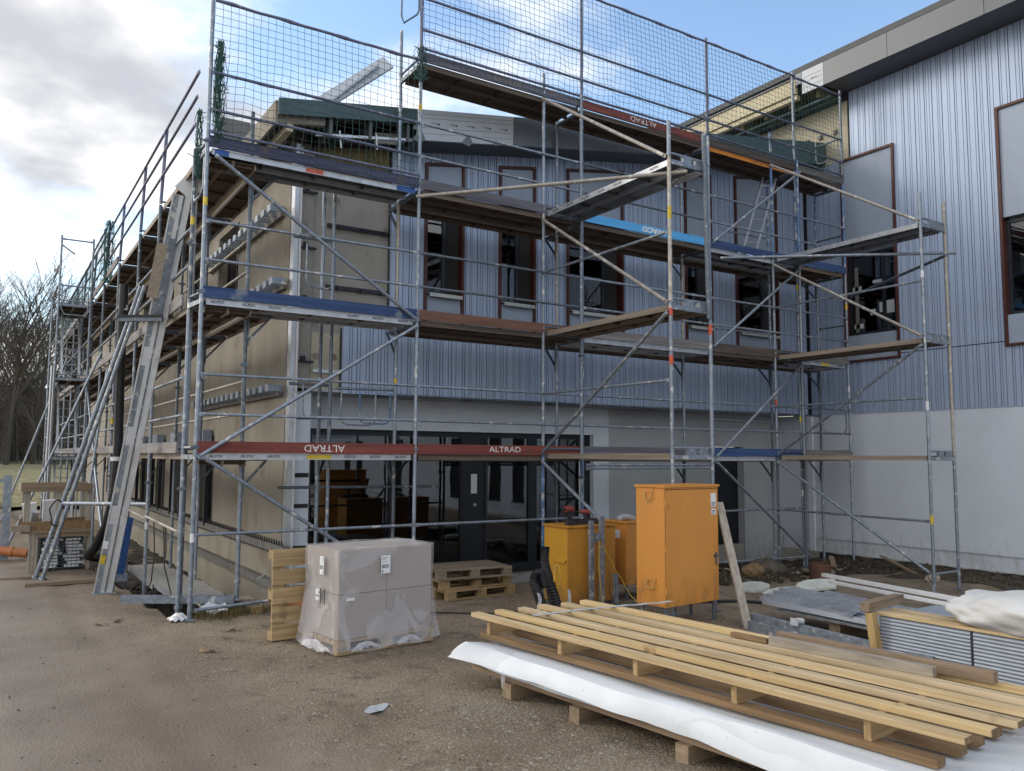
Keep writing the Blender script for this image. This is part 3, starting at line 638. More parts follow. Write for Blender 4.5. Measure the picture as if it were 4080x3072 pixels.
for k, (a, b) in enumerate(FW):
    y0, y1 = 1.375, 1.60; t = 0.048
    f = MB().hexa([(a-.001,y0,WB-.05),(a+t,y0,WB-.05),(a+t,y1,WB-.05),(a-.001,y1,WB-.05),(a-.001,y0,wtop(a)+.05),(a+t,y0,wtop(a+t)+.05),(a+t,y1,wtop(a+t)+.05),(a-.001,y1,wtop(a)+.05)])
    f.hexa([(b-t,y0,WB-.05),(b+.001,y0,WB-.05),(b+.001,y1,WB-.05),(b-t,y1,WB-.05),(b-t,y0,wtop(b-t)+.05),(b+.001,y0,wtop(b)+.05),(b+.001,y1,wtop(b)+.05),(b-t,y1,wtop(b-t)+.05)])
    f.hexa([(a+t,y0,wtop(a+t)),(b-t,y0,wtop(b-t)),(b-t,y1,wtop(b-t)),(a+t,y1,wtop(a+t)),(a+t,y0,wtop(a+t)+.05),(b-t,y0,wtop(b-t)+.05),(b-t,y1,wtop(b-t)+.05),(a+t,y1,wtop(a+t)+.05)])
    f.box(a+t,b-t,y0,y1,WB-.05,WB)
    wf = f.build('window', 'frame_brown', FB)
    a2, b2 = a+t+.001, b-t-.001
    MB().box(a2,b2,1.42,1.47,WB+.002,WS-.03).build('lower_panel', 'panel_grey', wf)
    MB().hexa([(a2,1.42,WG+.05),(b2,1.42,WG+.05),(b2,1.47,WG+.05),(a2,1.47,WG+.05),(a2,1.42,wtop(a2)-.002),(b2,1.42,wtop(b2)-.002),(b2,1.47,wtop(b2)-.002),(a2,1.47,wtop(a2)-.002)]).build('upper_panel', 'panel_grey', wf)
    split = b2-0.36*(0.75 if b-a < 1 else 1.0)
    MB().box(a2,a2+.05,1.50,1.57,WS,WG).box(split-.05,split,1.50,1.57,WS,WG).box(a2+.05,split-.05,1.50,1.57,WS,WS+.05).box(a2+.05,split-.05,1.50,1.57,WG-.05,WG).build('casement', 'frame_dark', wf)
    MB().box(a2+.04,split-.04,1.53,1.536,WS+.04,WG-.04).build('pane', 'glass', wf)
    lv = MB(); x = split+.003
    while x < b2-.02: lv.prism([(x,1.545),(x+.018,1.51),(x+.03,1.545)], 'z', WS, WG); x += .034
    lv.build('louvre', 'blind', wf)
    MB().box(split,b2,1.548,1.57,WS,WG).build('louvre_back', 'frame_dark', wf)
    sx0, sx1 = (a2+.02, b2-.02)
    MB().hexa([(sx0,1.31,WS-.03),(sx1,1.31,WS-.03),(sx1,1.50,WS+.0),(sx0,1.50,WS+.0),(sx0,1.31,WS-.012),(sx1,1.31,WS-.012),(sx1,1.50,WS+.018),(sx0,1.50,WS+.018)]).box(sx0,sx1,1.305,1.31,WS-.075,WS-.012).build('sill', 'sill', wf)
# ground floor: portal, glazing, grey wall
PY = 2.30
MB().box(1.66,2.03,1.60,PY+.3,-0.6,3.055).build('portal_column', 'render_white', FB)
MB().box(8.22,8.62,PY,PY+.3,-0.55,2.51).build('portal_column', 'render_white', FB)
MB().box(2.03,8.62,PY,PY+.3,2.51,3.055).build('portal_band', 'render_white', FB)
for z in (0.2,0.62,1.25,1.72,2.15,2.62): MB().box(1.78,2.02,1.594,1.599,z,z+.05+.02*random.random()).build('tape_strip', 'rubber', FB)
g = MB()
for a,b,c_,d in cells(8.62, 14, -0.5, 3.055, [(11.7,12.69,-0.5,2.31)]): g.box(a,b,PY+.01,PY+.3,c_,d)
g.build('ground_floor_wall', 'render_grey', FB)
MB().box(11.71,12.68,PY+.2,PY+.24,0.08,2.30).build('door', 'frame_dark', FB)
MB().box(11.71,12.68,PY+.05,PY+.3,-0.3,0.078).build('door_sill', 'concrete_grey', FB)
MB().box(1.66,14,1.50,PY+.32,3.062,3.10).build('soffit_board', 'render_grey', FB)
for x, w_ in ((3.2,.5),(4.9,.3),(6.7,.45),(9.3,.4)): MB().poly([(x,1.52,3.058),(x+w_,1.52,3.058),(x+w_*.6,1.9,3.058),(x+.05,2.1,3.058)]).build('soffit_stain', 'soil', FB)
MB().box(2.03,8.22,PY-.05,PY+.5,-0.85,-0.14).build('plinth', 'concrete_grey', FB)
GY = 2.45
gf = MB().box(2.03,8.22,GY-.03,GY+.05,2.41,2.505).box(2.03,8.22,GY-.03,GY+.05,-0.135,0.03)
for x0, x1 in ((2.25,2.34),(3.76,3.84),(5.19,5.23),(5.71,5.77),(6.70,6.90),(8.0,8.22)): gf.box(x0,x1,GY-.032,GY+.052,0.03,2.41)
gw = gf.build('entrance_glazing', 'frame_dark', FB)
for x0, x1 in ((2.34,3.76),(3.84,5.19),(5.77,6.70),(6.90,8.0)): MB().box(x0-.01,x1+.01,GY,GY+.008,0.02,2.42).build('pane', 'glass', gw)
leaf = MB().box(5.23,5.71,GY-.012,GY+.03,0.03,2.41).build('door_panel', 'frame_dark', gw)
MB().box(5.42,5.545,GY-.024,GY-.014,1.37,1.73).build('plate', 'paper', gw)
MB().tube((5.485,GY-.014,1.16),(5.485,GY-.06,1.16),0.03,14).build('door_knob', 'alu', gw)
MB().box(6.90,8.0,GY-.03,GY+.05,1.98,2.06).build('door_rail', 'frame_dark', gw)
MB().tube((7.92,GY-.07,0.5),(7.92,GY-.07,2.2),0.013,8).build('pull_handle', 'tape_white', gw)
# interior shell
MB().box(1.92,14,2.62,8,-0.3,-0.13).build('floor_slab', 'interior', FB)
MB().box(1.92,14,1.81,8,3.105,3.30).build('upper_floor', 'interior', FB)
MB().box(1.92,14,8,8.2,-0.3,9.8).build('inner_wall', 'interior', FB)
for (x,y,sx,sy,h) in ((2.7,3.6,.8,.6,.9),(3.5,3.8,.7,.6,1.3),(3.0,4.5,1.2,.8,.6)): MB().box(x,x+sx,y,y+sy,-0.128,h).build('stored_carton', 'carton_dark', FB)
# roof
rf = MB(); x0, x1 = 1.17, 13.98
def slope_box(m_, xa, xb, y0, y1, lo, hi):
    m_.hexa([(xa,y0,RZ(xa)+lo),(xb,y0,RZ(xb)+lo),(xb,y1,RZ(xb)+lo),(xa,y1,RZ(xa)+lo),(xa,y0,RZ(xa)+hi),(xb,y0,RZ(xb)+hi),(xb,y1,RZ(xb)+hi),(xa,y1,RZ(xa)+hi)]); return m_
slope_box(MB(), x0, x1, 0.86, 31, 0.30, 0.43).build('roof', 'roofing', FB)
for xa, xb, mt in ((5.28,7.6,'fascia'),(7.61,10.4,'fascia'),(10.41,13.96,'membrane')):
    slope_box(MB(), xa, xb, 0.80, 0.845, -0.07, 0.45).build('fascia_panel', mt, FB)
slope_box(MB(), 1.15, 3.40, 0.80, 0.845, 0.20, 0.45).build('fascia_panel', 'membrane', FB)
ff = slope_box(MB(), 3.41, 5.27, 0.80, 0.845, -0.07, 0.45).build('fascia_panel', 'film', FB); ff['label'] = 'fascia panel still covered in pale protective film'
for i in range(5):
    x = 3.75+i*0.33; zc = RZ(x)+0.22-0.004*i
    MB().box(x-.07,x+.05,0.7955,0.7985,zc-.005,zc+.005).poly([(x+.04,0.797,zc-.025),(x+.085,0.797,zc),(x+.04,0.797,zc+.025)]).build('printed_arrow', 'print', ff)
for dz in (0.04,0.14,0.30,0.37): MB().hexa([(3.42,0.797,RZ(3.42)+dz),(5.25,0.797,RZ(5.25)+dz),(5.25,0.7985,RZ(5.25)+dz),(3.42,0.7985,RZ(3.42)+dz),(3.42,0.797,RZ(3.42)+dz+.004),(5.25,0.797,RZ(5.25)+dz+.004),(5.25,0.7985,RZ(5.25)+dz+.004),(3.42,0.7985,RZ(3.42)+dz+.004)]).build('printed_line', 'print', ff)
for (x,z,s) in ((3.42,.15,.10),(3.45,-.02,.13),(4.35,-.04,.12),(4.9,-.05,.07)):
    zc = RZ(x)+z; MB().poly([(x-s,0.792,zc-s*.5),(x+s*.2,0.785,zc-s*.8),(x+s*.8,0.79,zc-s*.1),(x+s*.1,0.775,zc+s*.9),(x-s*.4,0.788,zc+s*.3)]).build('torn_film', 'fascia', ff)
slope_box(MB(), 3.4, x1, 0.846, 1.42, -0.07, -0.03).build('soffit', 'soffit', FB)
# unfinished eave at the left end: black block painted as the shade in the void, rafters, wool
slope_box(MB(), 1.9, 3.38, 1.30, 1.40, -0.05, 0.29).build('eave_void', 'black_hole', FB)
for x in (1.95,2.6,3.25): slope_box(MB(), x, x+.05, 0.85, 1.42, -0.06, 0.29).build('rafter', 'soffit', FB)
slope_box(MB(), 1.75, 3.38, 0.88, 0.93, -0.07, -0.03).build('batten', 'alu', FB)
for x in (2.15,2.75): MB().bar((x,0.87,RZ(x)-.25),(x-.03,0.87,RZ(x)+.02),0.012,0.02).build('hanger_strap', 'tape_white', FB)
slope_box(MB(), 2.85, 3.28, 1.22, 1.26, -0.02, 0.16).build('insulation_board', 'foam', FB)
for i in range(11):
    y = 0.90+i*0.85
    MB().hexa([(1.15,y,RZ(1.15)+.10),(1.9,y,RZ(1.9)+.10),(1.9,y+.08,RZ(1.9)+.10),(1.15,y+.08,RZ(1.15)+.10),(1.15,y,RZ(1.15)+.295),(1.9,y,RZ(1.9)+.295),(1.9,y+.08,RZ(1.9)+.295),(1.15,y+.08,RZ(1.15)+.295)]).build('rafter', 'wood_raft', FB)
MB().box(1.12,1.16,0.87,31,RZ(1.15)+.08,RZ(1.15)+.43).build('eave_board', 'wood_raft', FB)
MB().box(1.30,1.40,0.90,31,RZ(1.35)-.02,RZ(1.35)+.095).build('eave_beam', 'cream', FB)
# loose flashing raised above the roof
fl = MB(); p0 = Vector((2.1,2.05,7.85)); p1 = Vector((3.40,2.0,8.99))
fl.bar(p0, p1, 0.05, 0.26, up=(0,0.3,1)); fl.bar(p0+Vector((0,-.06,-.1)), p1+Vector((-.2,-.06,-.12)), 0.09, 0.03)
fl = fl.build('roof_flashing', 'film'); tag(fl, 'bent grey metal flashing sticking up above the left roof corner', 'flashing')

# ---- taller building on the right
TB = thing('tall_building', 'taller silver clad hall with pale rendered base on the right', 'building', (14,0,0))
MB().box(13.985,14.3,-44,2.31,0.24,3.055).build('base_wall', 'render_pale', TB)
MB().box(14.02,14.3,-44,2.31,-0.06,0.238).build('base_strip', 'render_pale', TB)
MB().box(13.93,14.3,-44,2.31,-0.5,-0.06).build('foundation', 'concrete_grey', TB)
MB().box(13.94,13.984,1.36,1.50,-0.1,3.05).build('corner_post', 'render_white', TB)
w6, w7 = (-0.89,0.42), (-5.2,-3.02); TT = 8.82
tw = MB()
for a,b,c_,d in cells(-44, 1.42, 3.06, 10.44, [(*w6,WB,TT),(*w7,WB,TT)]): tw.box(14.035,14.3,a,b,c_,d)
tw.box(14.035,14.3,1.421,1.95,3.06,10.44); tw.box(14.001,14.0345,1.49,1.8,3.06,9.0); tw.box(14.035,14.3,1.951,12,8.0,10.44)
tw.build('wall', 'clad_back', TB)
mb = MB(); mu = MB()
for a, b, i in bars(-43.9, 1.40, 11):
    if i and i % 14 == 0: flush(TB, mb); flush(TB, mu); mb = MB(); mu = MB()
    xs = 13.968+0.004*(i%3); top = 10.42 if b < 0.22 else RZ(14)-0.12
    cuts = sorted({a,b,*[e for w_ in (w6,w7) for e in w_ if a < e < b]})
    for c0, c1 in zip(cuts, cuts[1:]):
        c1g = c1-GAP if c1 == b else c1
        if c1g-c0 < 0.008: continue
        mid = (c0+c1)/2
        segs = [(3.045,WB-.052),(TT+.052,top)] if any(w0 < mid < w1 for w0, w1 in (w6,w7)) else [(3.045,4.285),(4.305,top)]
        for z0, z1 in segs: (mb if z0 < 4 else mu).box(xs,14.033,c0,c1g,z0,z1)
flush(TB, mb); flush(TB, mu)
for (a, b) in (w6, w7):
    x0_, x1_ = 13.925, 14.16; t = 0.05
    wf = MB().box(x0_,x1_,a,a+t,WB-.05,TT+.05).box(x0_,x1_,b-t,b,WB-.05,TT+.05).box(x0_,x1_,a+t,b-t,TT,TT+.05).box(x0_,x1_,a+t,b-t,WB-.05,WB).build('window', 'frame_brown', TB)
    a2, b2 = a+t+.001, b-t-.001
    MB().box(13.97,14.02,a2,b2,WB+.002,WS-.04).build('lower_panel', 'panel_grey', wf)
    MB().box(13.97,14.02,a2,b2,WG+.05,TT-.002).build('upper_panel', 'panel_grey', wf)
    MB().box(14.06,14.13,a2,a2+.06,WS-.03,WG).box(14.06,14.13,b2-.06,b2,WS-.03,WG).box(14.06,14.13,a2+.06,b2-.06,WS-.03,WS+.03).box(14.06,14.13,a2+.06,b2-.06,WG-.06,WG).box(14.06,14.13,a2+.33,a2+.39,WS+.03,WG-.06).build('casement', 'frame_dark', wf)
    MB().box(14.09,14.096,a2+.05,b2-.05,WS+.02,WG-.05).build('pane', 'glass', wf)
    MB().box(14.2,14.22,a2,b2,WS,WG).build('blind', 'blind', wf)
    if a > -2:
        for (y, z, sy, sz, mt) in ((0.18,5.6,.09,1.5,'ledge'),(0.17,5.85,.22,.10,'dust'),(0.15,5.0,.22,.10,'dust'),(-0.35,5.95,.26,.07,'dust'),(-0.62,5.35,.18,.28,'dust'),(-0.43,5.36,.14,.22,'dust'),(-0.2,5.28,.13,.13,'dust')):
            MB().box(14.084,14.088,y-sy/2,y+sy/2,z-sz/2,z+sz/2).build('taped_note', mt, wf)
for y in (-9.0,-10.6,-12.1,-13.7,-17.6,-19.2,-24.0,-25.6,-31.0,-32.6):
    bwf = MB().box(13.95,13.983,y-.36,y-.30,.45,2.8).box(13.95,13.983,y+.30,y+.36,.45,2.8).box(13.95,13.983,y-.30,y+.30,2.74,2.8).box(13.90,13.983,y-.38,y+.38,.40,.45).build('window', 'frame_dark', TB)
    MB().box(13.965,13.98,y-.30,y+.30,.451,2.74).build('pane', 'black_hole', bwf)
for a, b in ((-1.295,0.24),(-3.27,-1.305),(-5.3,-3.28),(-7.3,-5.31),(-44,-7.31)):
    MB().box(13.20,13.24,a,b,10.43,10.96).build('fascia_panel', 'fascia_lt', TB)
fp = MB().box(13.20,13.24,0.25,0.82,10.43,10.96).build('fascia_panel', 'film', TB); fp['label'] = 'end fascia panel in white protective film'
MB().box(13.198,13.25,0.83,1.0,10.7,10.96).build('fascia_end', 'fascia', TB)
for dz in (.12,.25,.36): MB().box(13.1965,13.1985,0.26,0.8,10.43+dz,10.434+dz).build('printed_line', 'print', fp)
MB().box(13.1965,13.1985,0.42,0.55,10.7,10.708).poly([(13.197,0.54,10.68),(13.197,0.58,10.704),(13.197,0.54,10.728)]).build('printed_arrow', 'print', fp)
MB().box(13.241,14.03,-44,0.25,10.425,10.44).build('soffit', 'soffit', TB)
MB().box(13.21,13.30,1.02,12,10.52,10.86).build('eave_beam', 'cream', TB)
MB().box(13.26,13.38,1.02,12,10.40,10.50).build('eave_batten', 'cream', TB)
MB().box(13.18,13.33,1.02,12,10.865,10.90).build('eave_strip', 'soffit', TB)
for i in range(14): MB().box(13.385,14.03,0.5+i*.75,0.58+i*.75,10.30,10.62).build('rafter', 'mineral', TB)
for x in (13.5,13.75): MB().box(x,x+.05,0.3,12,10.25,10.295).build('soffit_rail', 'membrane', TB)
MB().box(13.39,14.3,0.26,12,10.63,10.68).build('eave_void', 'mineral', TB)
MB().box(14.0,14.034,0.23,12,RZ(14)-.1,10.25).build('insulation_board', 'insul', TB)
for y in (0.5,0.9,1.25,1.9): MB().box(13.95,13.998,y,y+.08,9.55,9.65).build('wall_bracket', 'frame_dark', TB)
MB().box(13.2,27,-44,12,10.97,11.1).build('roof', 'roofing', TB)
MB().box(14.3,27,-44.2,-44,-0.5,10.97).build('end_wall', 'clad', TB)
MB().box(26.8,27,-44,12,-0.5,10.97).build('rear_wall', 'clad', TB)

# ------------------------------------------------------------------ scaffolding
TR = 0.0275
LV = [2.08, 4.08, 6.08, 8.08]
def standard(par, x, y, z0, z1, mats=None, lean=(0,0)):
    cuts = [z0]+[c for c in (2.14,4.14,6.14,8.14) if z0+0.2 < c < z1-0.2]+[z1]
    for i, (a, b) in enumerate(zip(cuts, cuts[1:])):
        mt = (mats[min(i, len(mats)-1)] if mats else ('galv' if random.random() < .75 else 'galv_dark'))
        la = (lean[0]*(a-z0), lean[1]*(a-z0)); lb = (lean[0]*(b-z0), lean[1]*(b-z0))
        s_ = MB().tube((x+la[0],y+la[1],a),(x+lb[0],y+lb[1],b-.004),TR,12)
        if i: s_.tube((x+la[0],y+la[1],a),(x+la[0],y+la[1],a+.05),TR+.005,12)
        elif z0 < 0.3: s_.box(x-.07,x+.07,y-.07,y+.07,z0,z0+.008); s_.tube((x,y,z0+.22),(x,y,z0+.26),TR+.012,10)
        o = s_.build('standard', mt, par, smooth=True)
def rail(par, p0, p1, mt='galv', r=0.0205, name='guardrail', lug=True):
    p0 = Vector(p0); p1 = Vector(p1); d = (p1-p0).normalized()
    s_ = MB().tube(p0+d*.05, p1-d*.05, r, 10)
    if lug:
        for p, q in ((p0, d), (p1, -d)): s_.bar(p+q*.012, p+q*.085, 0.012, 0.05)
    return s_.build(name, mt, par, smooth=True)
def brace(par, p0, p1, mt='galv', r=0.0265):
    return rail(par, p0, p1, mt, r, 'diagonal_brace')
def sticker(par, x, y, z, mt='tape_yellow', h=0.11):
    MB().tube((x,y,z-h/2),(x,y,z+h/2),TR+.0012,12,cap=False).build('sticker', mt, par, smooth=True)
def clamp(par, x, y, z, s=0.035):
    MB().box(x-s,x+s,y-s,y+s,z-.022,z+.022).box(x-s-.03,x-s,y-.012,y+.012,z-.012,z+.012).box(x+s,x+s+.03,y-.012,y+.012,z-.012,z+.012).build('coupler', 'galv_dark', par)
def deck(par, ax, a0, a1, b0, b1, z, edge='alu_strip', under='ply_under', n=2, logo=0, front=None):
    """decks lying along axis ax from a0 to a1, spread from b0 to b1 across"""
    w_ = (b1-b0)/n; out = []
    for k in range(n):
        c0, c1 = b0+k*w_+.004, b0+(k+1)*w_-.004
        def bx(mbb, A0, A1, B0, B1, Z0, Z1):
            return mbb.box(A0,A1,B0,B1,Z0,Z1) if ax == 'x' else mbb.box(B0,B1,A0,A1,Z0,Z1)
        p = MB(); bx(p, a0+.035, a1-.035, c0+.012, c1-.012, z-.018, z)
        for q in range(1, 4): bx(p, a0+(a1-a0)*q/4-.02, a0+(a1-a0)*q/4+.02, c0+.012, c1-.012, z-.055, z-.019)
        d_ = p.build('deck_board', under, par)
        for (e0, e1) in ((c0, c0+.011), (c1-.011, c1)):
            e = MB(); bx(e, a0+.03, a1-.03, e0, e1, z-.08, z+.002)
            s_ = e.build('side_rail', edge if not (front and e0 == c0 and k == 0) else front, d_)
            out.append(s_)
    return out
def toe(par, ax, a0, a1, b, z, mt, h=0.155, t=0.03):
    s_ = MB()
    if ax == 'x': s_.box(a0+.01,a1-.01,b-t/2,b+t/2,z+.006,z+h)
    else: s_.box(b-t/2,b+t/2,a0+.01,a1-.01,z+.006,z+h)
    o = s_.build('toe_board', mt, par)
    return o
def transom(par, x0, y0, x1, y1, z, mt='galv'):
    s_ = MB().bar((x0,y0,z-.045),(x1,y1,z-.045),0.045,0.06); s_.tube((x0,y0,z+.075),(x1,y1,z+.075),0.017,8)
    s_.build('transom', mt, par)
def console(par, x, y, dx, dy, z, ln=0.36, mt='galv_dark'):
    a = Vector((x,y,0)); d = Vector((dx,dy,0))
    s_ = MB().bar(a+d*.02+Vector((0,0,z-.05)), a+d*ln+Vector((0,0,z-.05)), 0.04, 0.05)
    s_.bar(a+d*.03+Vector((0,0,z-.42)), a+d*(ln-.03)+Vector((0,0,z-.08)), 0.03, 0.03); s_.bar(a+d*.03+Vector((0,0,z-.5)), a+d*.03+Vector((0,0,z-.08)), 0.05, 0.02)
    s_.build('bracket_console', mt, par)
def alfix(board, xs, y, z, size=0.05):
    for x in xs: text('ALFIX', size, 'print', board, face_front(x, y, z), name='stencil', sx=1.35, bold=0.001)

FS = thing('scaffold', 'tall steel scaffold with four deck levels along the front facade', 'scaffold', (0,0,0))
SX = [0.0, 3.07, 6.16, 9.23, 11.80, 13.42]
g_ = ['galv','galv_dark','galv','galv','galv']
smats = {0:['galv','galv','galv','galv'],1:['galv','galv','galv','galv','rail_violet'],2:['galv_warm','galv','galv','galv','rail_violet'],3:['galv_warm','galv','galv_warm','galv','rail_violet'],4:['galv','galv','galv','galv_blue','galv'],5:['galv','galv','galv','galv_blue','galv']}
for i, x in enumerate(SX):
    standard(FS, x, 0, gz(x,0)+.005, 8.12 if i == 0 else 10.25, smats[i])
    standard(FS, x if i else 0.02, 0.73, gz(max(x,.4),.73)+.005, 6.3 if i == 0 else (8.9 if i == 1 else 8.1), ['galv_dark','galv','galv_warm','galv'] if i not in (4,5) else ['galv','galv_dark','galv','galv_blue'])
    for l, z in enumerate(LV):
        if i == 0 and l == 3: continue
        transom(FS, x, 0.03, x, 0.70, z, 'galv' if l < 2 else 'galv_dark')
for (x,y,z,m_) in ((0,0,1.02,'tape_white'),(0,0,5.35,'tape_yellow'),(3.07,0,7.35,'tape_yellow'),(6.16,0,3.45,'tape_white'),(13.42,0,5.35,'tape_yellow'),(13.42,0,3.55,'tape_white'),(11.80,0,5.6,'tape_yellow'),(3.07,0.73,3.2,'tape_yellow'),(11.80,0,2.85,'tape_yellow'),(0,0.73,1.55,'tape_yellow')): sticker(FS, x, y, z, m_)
sticker(FS, 11.8, 0, 1.35, 'tape_white', .13)
for x in SX:
    for z in (2.16,4.16,6.16): clamp(FS, x, 0, z)
TM = {(0,0):'toe_red',(1,0):'toe_red',(2,0):'toe_slate',(3,0):'toe_blue',(4,0):'toe_grey',
      (0,1):'toe_blue',(1,1):'toe_rust',(2,1):'toe_grey',(3,1):'toe_brown',(4,1):'toe_grey',
      (0,2):'toe_navy',(1,2):'toe_slate',(2,2):'toe_sky',(3,2):'toe_blue',(4,2):'toe_blue',
      (1,3):'toe_slate',(2,3):'toe_red',(3,3):'toe_brown',(4,3):'toe_grey'}
EM = {(0,0):'alu_strip',(0,1):'alu_strip',(0,2):'alu_strip',(3,0):'alu_strip',(2,1):'alu_strip',(4,1):'alu_strip',(3,2):'alu_strip',(3,3):'orange_strip'}
for (b, l), tm in TM.items():
    x0, x1, z = SX[b], SX[b+1], LV[l]
    em = EM.get((b,l), 'edge_wood_x')
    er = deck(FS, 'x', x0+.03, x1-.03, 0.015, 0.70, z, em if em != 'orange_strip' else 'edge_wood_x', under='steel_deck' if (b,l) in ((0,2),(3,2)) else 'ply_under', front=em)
    tb = toe(FS, 'x', x0, x1, -0.012, z, tm)
    front = er[0]
    if (b,l) in ((0,0),(0,1)):
        alfix(front, [x0+.25,x0+.65,x0+1.0] if l == 0 else [x0+.20,x0+.60,x0+.95], 0.0165, z-.037); alfix(front, [x1-1.0,x1-.62,x1-.22], 0.0165, z-.037)
    if (b,l) == (4,1): alfix(front, [x0+.25,x1-.25], 0.0165, z-.037)
    if (b,l) == (0,0):
        text('ALTRAD', 0.135, 'paint_white', tb, face_front(x0+1.68, -0.029, z+.082, True), sx=1.15)
        MB().box(x0+1.45,x0+1.80,0.0155,0.0185,z-.068,z-.01).build('type_label', 'tape_yellow', front)
    if (b,l) == (1,0): text('ALTRAD', 0.125, 'paint_white', tb, face_front(x0+1.55, -0.029, z+.085), sx=1.25)
    if (b,l) == (2,2): text('WACO', 0.13, 'paint_white', tb, face_front(x0+1.62, -0.029, z+.085, True), sx=1.3, bold=0.006)
    if (b,l) == (2,3): text('ALTRAD', 0.14, 'paint_white', tb, face_front(x0+1.40, -0.029, z+.085, True), sx=1.2)
    if (b,l) == (3,3): text('JGB MATTHES', 0.07, 'print', front, face_front(x0+1.60, 0.0165, z-.037), sx=1.3)
    if (b,l) == (1,3): text('MATTHES', 0.10, 'wood_raft', tb, face_front(x0+1.55, -0.029, z+.085, True), sx=1.2)
    if (b,l) == (0,2):
        MB().box(x0+1.33,x0+1.58,0.0155,0.0185,z-.07,z-.01).build('type_label', 'tape_red', front)
        MB().box(x0+.10,x0+.28,0.0155,0.0185,z-.078,z).build('blue_end', 'blue_plate', front); MB().box(x1-.36,x1-.06,0.0155,0.0185,z-.078,z).build('blue_end', 'blue_plate', front)
    if (b,l) == (3,0): MB().box(x1-.45,x1-.22,0.0155,0.0185,z-.068,z-.01).build('type_label', 'tape_red', front)
    if (b,l) == (4,1): MB().box(x0+.72,x0+1.0,0.0155,0.0185,z-.068,z-.01).build('type_label', 'tape_yellow', front)
# inner console decks and brackets
for b in range(1, 5):
    for l in range(3):
        x0, x1, z = SX[b], SX[b+1], LV[l]
        if (b,l) == (4,0): continue
        deck(FS, 'x', x0+.03, x1-.03, 0.76, 1.07, z-.02, 'edge_wood_x', n=1)
for i in range(1, 6):
    for l in range(3): console(FS, SX[i], 0.73, 0, 1, LV[l]-.02)
# guard rails
for b in range(5):
    x0, x1 = SX[b], SX[b+1]
    for l in range(4):
        if b == 0 and l == 3: continue
        z = LV[l]-0.04
        mt = 'rail_violet' if l == 3 or (b == 0 and l == 2) else random.choice(('galv','galv','galv_dark','galv_blue' if b > 2 else 'galv'))
        if not (b in (2,) and l == 1 and False):
            rail(FS, (x0,-.032,z+.54), (x1,-.032,z+.54), mt); rail(FS, (x0,-.032,z+1.05), (x1,-.032,z+1.05), mt)
        if l == 3 or (b == 0 and l == 2):
            rail(FS, (x0,-.036,z+.24), (x1,-.036,z+.24), mt)
    if b in (1,2,3,4):
        rail(FS, (x0,.76,2.62), (x1,.76,2.62), 'galv'); rail(FS, (x0,.76,3.0), (x1,.76,3.0), 'galv_dark')
for b in (0,1,3): rail(FS, (SX[b],-.03,1.06), (SX[b+1],-.03,1.06), 'galv')
rail(FS, (0.03,-.05,0.13), (3.03,-.05,0.26), 'galv')
rail(FS, (9.25,-.04,0.12), (11.80,-.04,0.08), 'galv')
for p0, p1 in (((0,-.055,2.02),(3.07,-.055,4.0)),((3.07,-.055,4.05),(0.08,-.055,5.98)),((0.05,-.058,2.05),(3.07,-.058,0.12))): brace(FS, p0, p1)
for p0, p1 in (((9.25,-.055,2.05),(11.78,-.055,3.95)),((9.25,-.055,4.15),(11.78,-.055,5.95)),((9.25,-.055,6.15),(11.95,-.055,8.1)),((9.25,-.058,2.0),(11.95,-.058,0.05))): brace(FS, p0, p1, 'galv' )
# paired spare rails under the first deck of the third bay
for dz in (0,0.055): rail(FS, (6.2,-.03,1.87+dz), (9.2,-.03,1.87+dz), 'galv', 0.022, 'stored_tube')
rail(FS, (1.25,.80,1.60), (3.95,.80,1.58), 'galv_dark', 0.022, 'stored_tube', lug=False)
rail(FS, (10.05,.70,4.67), (11.75,.70,4.70), 'galv', 0.019, 'stored_tube')
rail(FS, (10.35,.70,6.75), (11.75,.70,6.78), 'galv', 0.019, 'stored_tube')
rail(FS, (9.95,.70,2.83), (11.75,.70,2.80), 'galv', 0.019, 'stored_tube')
# long tie tubes running out to the buttresses
rail(FS, (2.95,-.06,5.92), (5.62,-3.12,5.93), 'galv_warm', TR, 'tie_tube', lug=False)
rail(FS, (9.35,-.10,5.86), (12.1,-3.2,5.70), 'galv', TR, 'tie_tube', lug=False)
rail(FS, (13.40,-.10,5.55), (11.75,-3.2,5.62), 'galv_dark', TR, 'tie_tube', lug=False)
rail(FS, (5.995,-3.05,3.9), (5.945,-3.05,6.6), 'galv_dark', 0.036, 'tie_tube', lug=False)
# inner corner tubes and hand frames beside the entrance
for x, y in ((1.88,0.80),(2.02,0.74)): standard(FS, x, y, -0.3, 6.05, ['galv','galv_dark','galv'])
def hand_frame(x0, x1, y, z0, z1, mt='galv'):
    pts = [(x0,y,z1),(x0,y,z0+.1),(x0+.03,y,z0+.03),(x0+.1,y,z0),(x1-.1,y,z0),(x1-.03,y,z0+.03),(x1,y,z0+.1),(x1,y,z1)]
    MB().path(pts, 0.014, 8).build('end_guard', mt, FS, smooth=True)
hand_frame(2.2,2.75,0.74,2.52,3.02); hand_frame(2.52,3.02,0.80,2.55,3.02,'galv_blue'); hand_frame(1.62,2.05,0.76,4.55,5.2); hand_frame(1.62,2.05,0.76,2.60,3.1)
rail(FS, (2.0,.77,3.06), (3.1,.77,3.08), 'galv'); rail(FS, (1.4,.78,5.28), (2.05,.78,5.28), 'galv_dark'); rail(FS, (1.4,.78,3.10), (2.05,.78,3.10), 'galv_dark')
